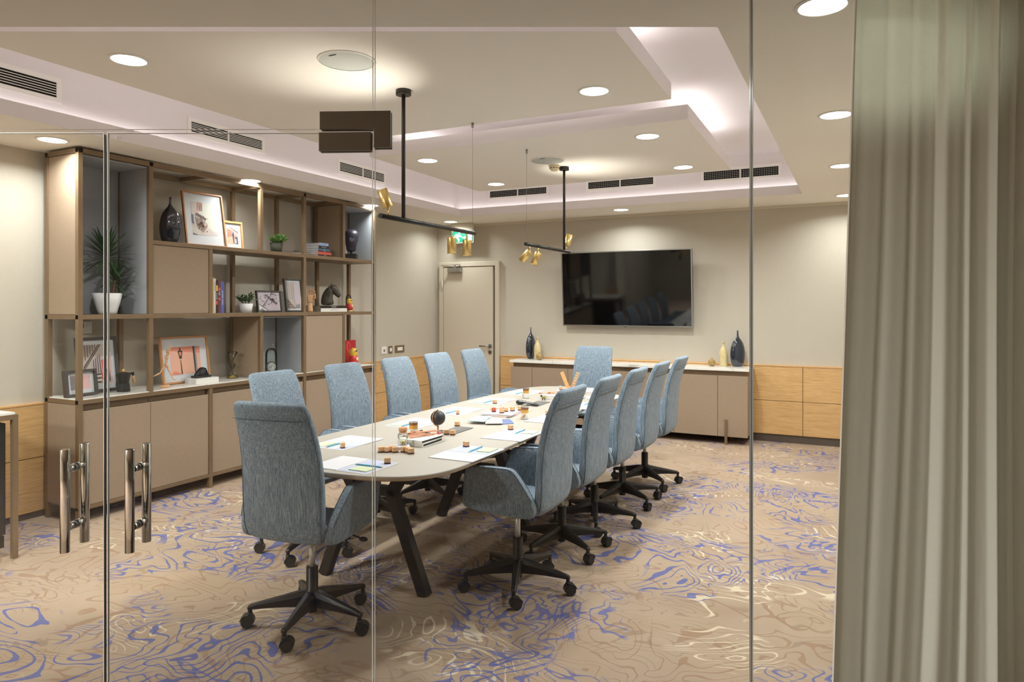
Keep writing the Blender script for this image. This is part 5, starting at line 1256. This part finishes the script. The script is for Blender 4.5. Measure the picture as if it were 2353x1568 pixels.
for pts_, kk in fing:
    m = MB(); r_ = 0.0078 if kk == 'f' else 0.009
    for a, b_ in zip(pts_, pts_[1:]):
        a = Vector(a); b_ = Vector(b_); m.tube([a, a.lerp(b_, .12), a.lerp(b_, .85), b_], [r_*0.6, r_, r_*0.9, r_*0.5], 10); r_ *= 0.92
    m.build('thumb' if kk == 't' else 'finger', M_PINE, t)
# painted doll under a tall glass
M_DY, M_DR = mat('doll_yellow', (222, 180, 60), 0.3), mat('doll_red', (196, 50, 44), 0.3)
def doll(label, loc, s, group):
    t = thing('painted_doll', label, 'doll', loc, -0.3, group)
    MB().lathe([(0, 0), (0.030*s, 0), (0.034*s, 0.02*s), (0.034*s, 0.05*s), (0.029*s, 0.066*s), (0.026*s, 0.07*s)], 24, cap=False).build('body', M_DR, t)
    MB().lathe([(0.026*s, 0.07*s), (0.030*s, 0.085*s), (0.028*s, 0.105*s), (0.016*s, 0.122*s), (0, 0.126*s)], 24, cap=False).build('head', M_DY, t)
    m = MB()
    for (q, z_, r_) in ((0.3, 0.045, 0.016), (0.0, 0.03, 0.011)): m.sphere((0.028*s*math.cos(q), 0.028*s*math.sin(q), z_*s), r_*s, sc=(.5, 1, 1), n=12, m=8)
    m.build('painted_apron', mat('doll_cream', (232, 214, 150), 0.4), t)
    m = MB()
    for (q, z_, r_) in ((0.2, 0.105, 0.006), (-0.25, 0.10, 0.004), (0.2, 0.052, 0.007), (0.1, 0.028, 0.006)): m.sphere((0.030*s*math.cos(q), 0.030*s*math.sin(q), z_*s), r_*s, sc=(.4, 1.2, 1), n=10, m=6)
    m.build('painted_marks', M_INK, t); return t
doll('small yellow and red painted doll beside the horse head', (-4.92, 5.925, ZM+0.016), 1.0, 'painted dolls')
t = thing('brass_stand', 'small brass stand under the painted doll', 'stand', (-4.92, 5.925, ZM)); MB().lathe([(0, 0), (0.045, 0), (0.047, 0.006), (0.040, 0.0155), (0, 0.0155)], 28).build('disc', M_BRASS, t)
t = thing('glass_cloche', 'thin glass dome behind the painted doll', 'glass dome', (-4.99, 5.99, ZM)); MB().lathe([(0.030, 0.0), (0.030, 0.15), (0.024, 0.172), (0.012, 0.183), (0, 0.186)], 28, cap=False).build('dome', M_JAR, t)
# red box with second doll
t = thing('red_box', 'flat red box with a pale leaf shape, standing on the counter by the far post', 'box', (-5.0, 6.02, ZC), RZ-0.02)
t.rotation_euler = (-0.05, 0, RZ-0.02); t.location.z += 0.003
MB().box((-0.115, 0, 0), (0.115, 0.05, 0.262)).build('case', mat('box_red', (176, 34, 40), 0.4), t, bevel=0.002)
PK = mat('faded_pink', (214, 130, 128), 0.5); m = MB()
m.tube([(0.028*math.sin(q)*0.9-0.005, -0.001, 0.19-0.05*math.cos(q)) for q in [2*PI*i/16 for i in range(16)]], 0.003, 6, closed=True); m.tube([(-0.005, -0.001, 0.14), (-0.005, -0.001, 0.10)], 0.002, 6); m.build('leaf_shape', PK, t)
m = MB()
for x_, z_ in ((-0.09, 0.23), (0.0, 0.235), (0.09, 0.24), (0.01, 0.13), (0.05, 0.13), (0.088, 0.135), (0.04, 0.04), (0.09, 0.042), (-0.09, 0.13)): m.sphere((x_, -0.0005, z_), 0.0035, n=8, m=5, sc=(1, .4, 1))
m.build('rivets', PK, t)['kind'] = 'stuff'
doll('painted doll standing before the red box on the counter', (-4.90, 5.965, ZC), 1.5, 'painted dolls')

# moka pot
t = thing('coffee_pot', 'black faceted stove-top coffee pot with wooden knob and grip', 'coffee pot', (-4.945, 3.365, ZC), RZ)
MB().lathe([(0, 0), (0.047, 0), (0.047, 0.006), (0.040, 0.062), (0.036, 0.067), (0, 0.067)], 8, sm=False).build('boiler', M_BLACK, t, bevel=0.002)
MB().lathe([(0, 0.068), (0.038, 0.068), (0.040, 0.074), (0.040, 0.082), (0.052, 0.135), (0.050, 0.137), (0.02, 0.144), (0, 0.146)], 8, sm=False).build('chamber', M_BLACK, t, bevel=0.002)
m = MB(); m.prism([(-0.045, -0.012), (-0.064, 0), (-0.045, 0.012)], 0.118, 0.136); m.build('spout', M_BLACK, t)
MB().sphere((0, 0, 0.157), 0.011, sc=(1, 1, 1.1)).build('lid_knob', M_WOODL, t)
m = MB(); m.bar((0.045, 0, 0.130), (0.078, 0, 0.132), 0.012, 0.014); m.bar((0.074, 0, 0.138), (0.077, 0, 0.112), 0.012, 0.012); m.build('handle_bracket', M_BLACK, t)
MB().tube([(0.077, 0, 0.114), (0.080, 0, 0.09), (0.088, 0, 0.055)], [0.007, 0.009, 0.008], 12).build('grip', M_WOODL, t)

# wooden artist mannequin in mid-stride, arm raised; built in the y-z plane
t = thing('wooden_mannequin', 'jointed wooden artist mannequin leaping on a thin rod stand', 'mannequin', (-4.905, 3.685, ZC), math.radians(-37)); t.scale = (0.86, 0.80, 1.0)
MB().lathe([(0, 0), (0.042, 0), (0.042, 0.018), (0, 0.018)], 28).build('base', M_PINE, t)
MB().tube([(-0.012, -0.02, 0.018), (-0.012, 0.0, 0.15), (-0.006, 0.005, 0.175)], 0.0016, 6).build('rod', M_STEEL, t)
def limb(parts, name):
    m = MB()
    for a, b_, r0, r1 in parts:
        a = Vector(a); b_ = Vector(b_); m.tube([a, a.lerp(b_, .15), a.lerp(b_, .85), b_], [r0*.6, r0, r1, r1*.6], 12); m.sphere(b_, r1*0.95, n=10, m=8)
    return m.build(name, M_PINE, t)
MB().sphere((0, 0.018, 0.285), 0.0135, sc=(.95, .95, 1.45)).build('head', M_PINE, t)
MB().tube([(0, 0.012, 0.252), (0, 0.014, 0.268)], 0.005, 8).build('neck', M_PINE, t)
MB().sphere((0, 0.012, 0.235), 0.0175, sc=(1.0, 1.0, 1.3)).build('chest', M_PINE, t)
MB().sphere((0, 0.010, 0.205), 0.0125, sc=(1, 1, 1.2)).build('waist', M_PINE, t)
MB().sphere((0, 0.006, 0.180), 0.0155, sc=(1, 1, .95)).build('pelvis', M_PINE, t)
limb([((0.012, 0.026, 0.25), (0.012, 0.040, 0.292), .0065, .006), ((0.012, 0.040, 0.292), (0.012, 0.052, 0.325), .0055, .0045)], 'arm'); MB().sphere((0.012, 0.055, 0.335), 0.008, sc=(.5, .8, 1.3)).build('hand', M_PINE, t)
limb([((0.016, 0.002, 0.25), (0.020, 0.004, 0.21), .0065, .006), ((0.020, 0.004, 0.21), (0.020, 0.010, 0.175), .0055, .0045)], 'arm'); MB().sphere((0.020, 0.022, 0.166), 0.008, sc=(.5, 1.4, .7)).build('hand', M_PINE, t)
limb([((0.006, 0.010, 0.172), (0.006, 0.042, 0.115), .0095, .007), ((0.006, 0.042, 0.115), (0.006, 0.074, 0.056), .0075, .005)], 'leg'); MB().sphere((0.006, 0.088, 0.056), 0.008, sc=(.7, 1.9, .5), M=Matrix.Identity(4)).build('foot', M_PINE, t)
limb([((-0.006, -0.004, 0.170), (-0.006, -0.045, 0.112), .0095, .007), ((-0.006, -0.045, 0.112), (-0.006, -0.105, 0.088), .0075, .005)], 'leg'); MB().sphere((-0.006, -0.120, 0.076), 0.008, sc=(.7, 1.0, 1.6)).build('foot', M_PINE, t)

# black sculpture on the thick book
t = thing('stone_sculpture', 'small black carved helmet-shaped sculpture on the white counter book', 'sculpture', (-4.945, 4.055, ZC+0.0425), RZ)
M_COAL = mat('coal_black', (26, 26, 30), 0.45, bump=0.3, bs=60)
MB().box((-0.075, -0.035, 0), (0.075, 0.035, 0.018)).build('base', M_COAL, t, bevel=0.004)
rings = []
for z_, sx_, sy_, cx_ in ((0.014, 0.066, 0.034, 0.0), (0.03, 0.062, 0.034, 0.0), (0.05, 0.050, 0.030, 0.005), (0.068, 0.038, 0.025, 0.008), (0.080, 0.024, 0.018, 0.008), (0.085, 0.008, 0.007, 0.006)):
    rings.append([Vector((cx_+sx_*math.cos(q)*(1+0.05*math.sin(5*q)), sy_*math.sin(q), z_)) for q in [2*PI*i/24 for i in range(24)]])
MB().loft(rings).build('dome', M_COAL, t)
m = MB()
for i in range(5): m.box((-0.04+i*0.017, -0.042, 0.022), (-0.03+i*0.017, -0.032, 0.034))
for i in range(4): m.tube([(-0.05+i*0.03, -0.034, 0.02), (-0.028+i*0.02, -0.031, 0.05), (-0.01+i*0.012, -0.020, 0.078)], 0.003, 6)
m.build('relief', M_COAL, t)
# hourglass
t = thing('hourglass', 'three-bulb glass sand timer with golden sand on the counter', 'hourglass', (-4.99, 4.42, ZC))
MB().lathe([(0.0, 0.0), (0.044, 0.002), (0.046, 0.006), (0.006, 0.078), (0.024, 0.118), (0.006, 0.158), (0.042, 0.226), (0.043, 0.232), (0.036, 0.236), (0.0, 0.233)], 32, cap=False).build('glass', M_JAR, t)
MB().lathe([(0.0, 0.003), (0.040, 0.005), (0.038, 0.010), (0.015, 0.022), (0, 0.027)], 28, cap=False).build('sand', mat('gold_sand', (214, 178, 90), 0.6), t)
# dome clock
t = thing('dome_clock', 'small round clock under a glass dome on a brass base', 'clock', (-4.95, 4.835, ZC), RZ-0.62)
MB().lathe([(0, 0), (0.068, 0), (0.070, 0.008), (0.060, 0.012), (0.060, 0.020), (0.052, 0.024), (0, 0.024)], 40).build('base', M_BRASS, t)
MB().lathe([(0.054, 0.0242), (0.054, 0.19), (0.046, 0.222), (0.028, 0.240), (0, 0.246)], 36, cap=False).build('dome', M_JAR, t)
MB().lathe([(0, 0), (0.044, 0), (0.046, 0.003), (0.046, 0.026), (0.042, 0.03)], 36, M=Tm((0, 0.018, 0.071), rx=PI/2)).build('case', mat('clock_brown', (92, 76, 58), 0.4, 0.6), t)
MB().lathe([(0, 0.0), (0.040, 0.0)], 32, M=Tm((0, -0.0128, 0.071), rx=PI/2), cap=False).build('face', M_WINK, t)
m = MB(); m.bar((0, -0.0145, 0.071), (-0.022, -0.0145, 0.062), 0.003, 0.001, up=(0, 1, 0)); m.bar((0, -0.0145, 0.071), (0.012, -0.0145, 0.092), 0.002, 0.001, up=(0, 1, 0)); m.sphere((0, -0.0140, 0.071), 0.003, n=8, m=6)
m.build('hands', M_INK, t)
m = MB()
for i in range(12): q = i*PI/6; m.box((0.034*math.cos(q)-0.001, -0.0138, 0.071+0.034*math.sin(q)-0.001), (0.034*math.cos(q)+0.001, -0.0130, 0.071+0.034*math.sin(q)+0.001))
m.build('hour_marks', M_INK, t)['kind'] = 'stuff'
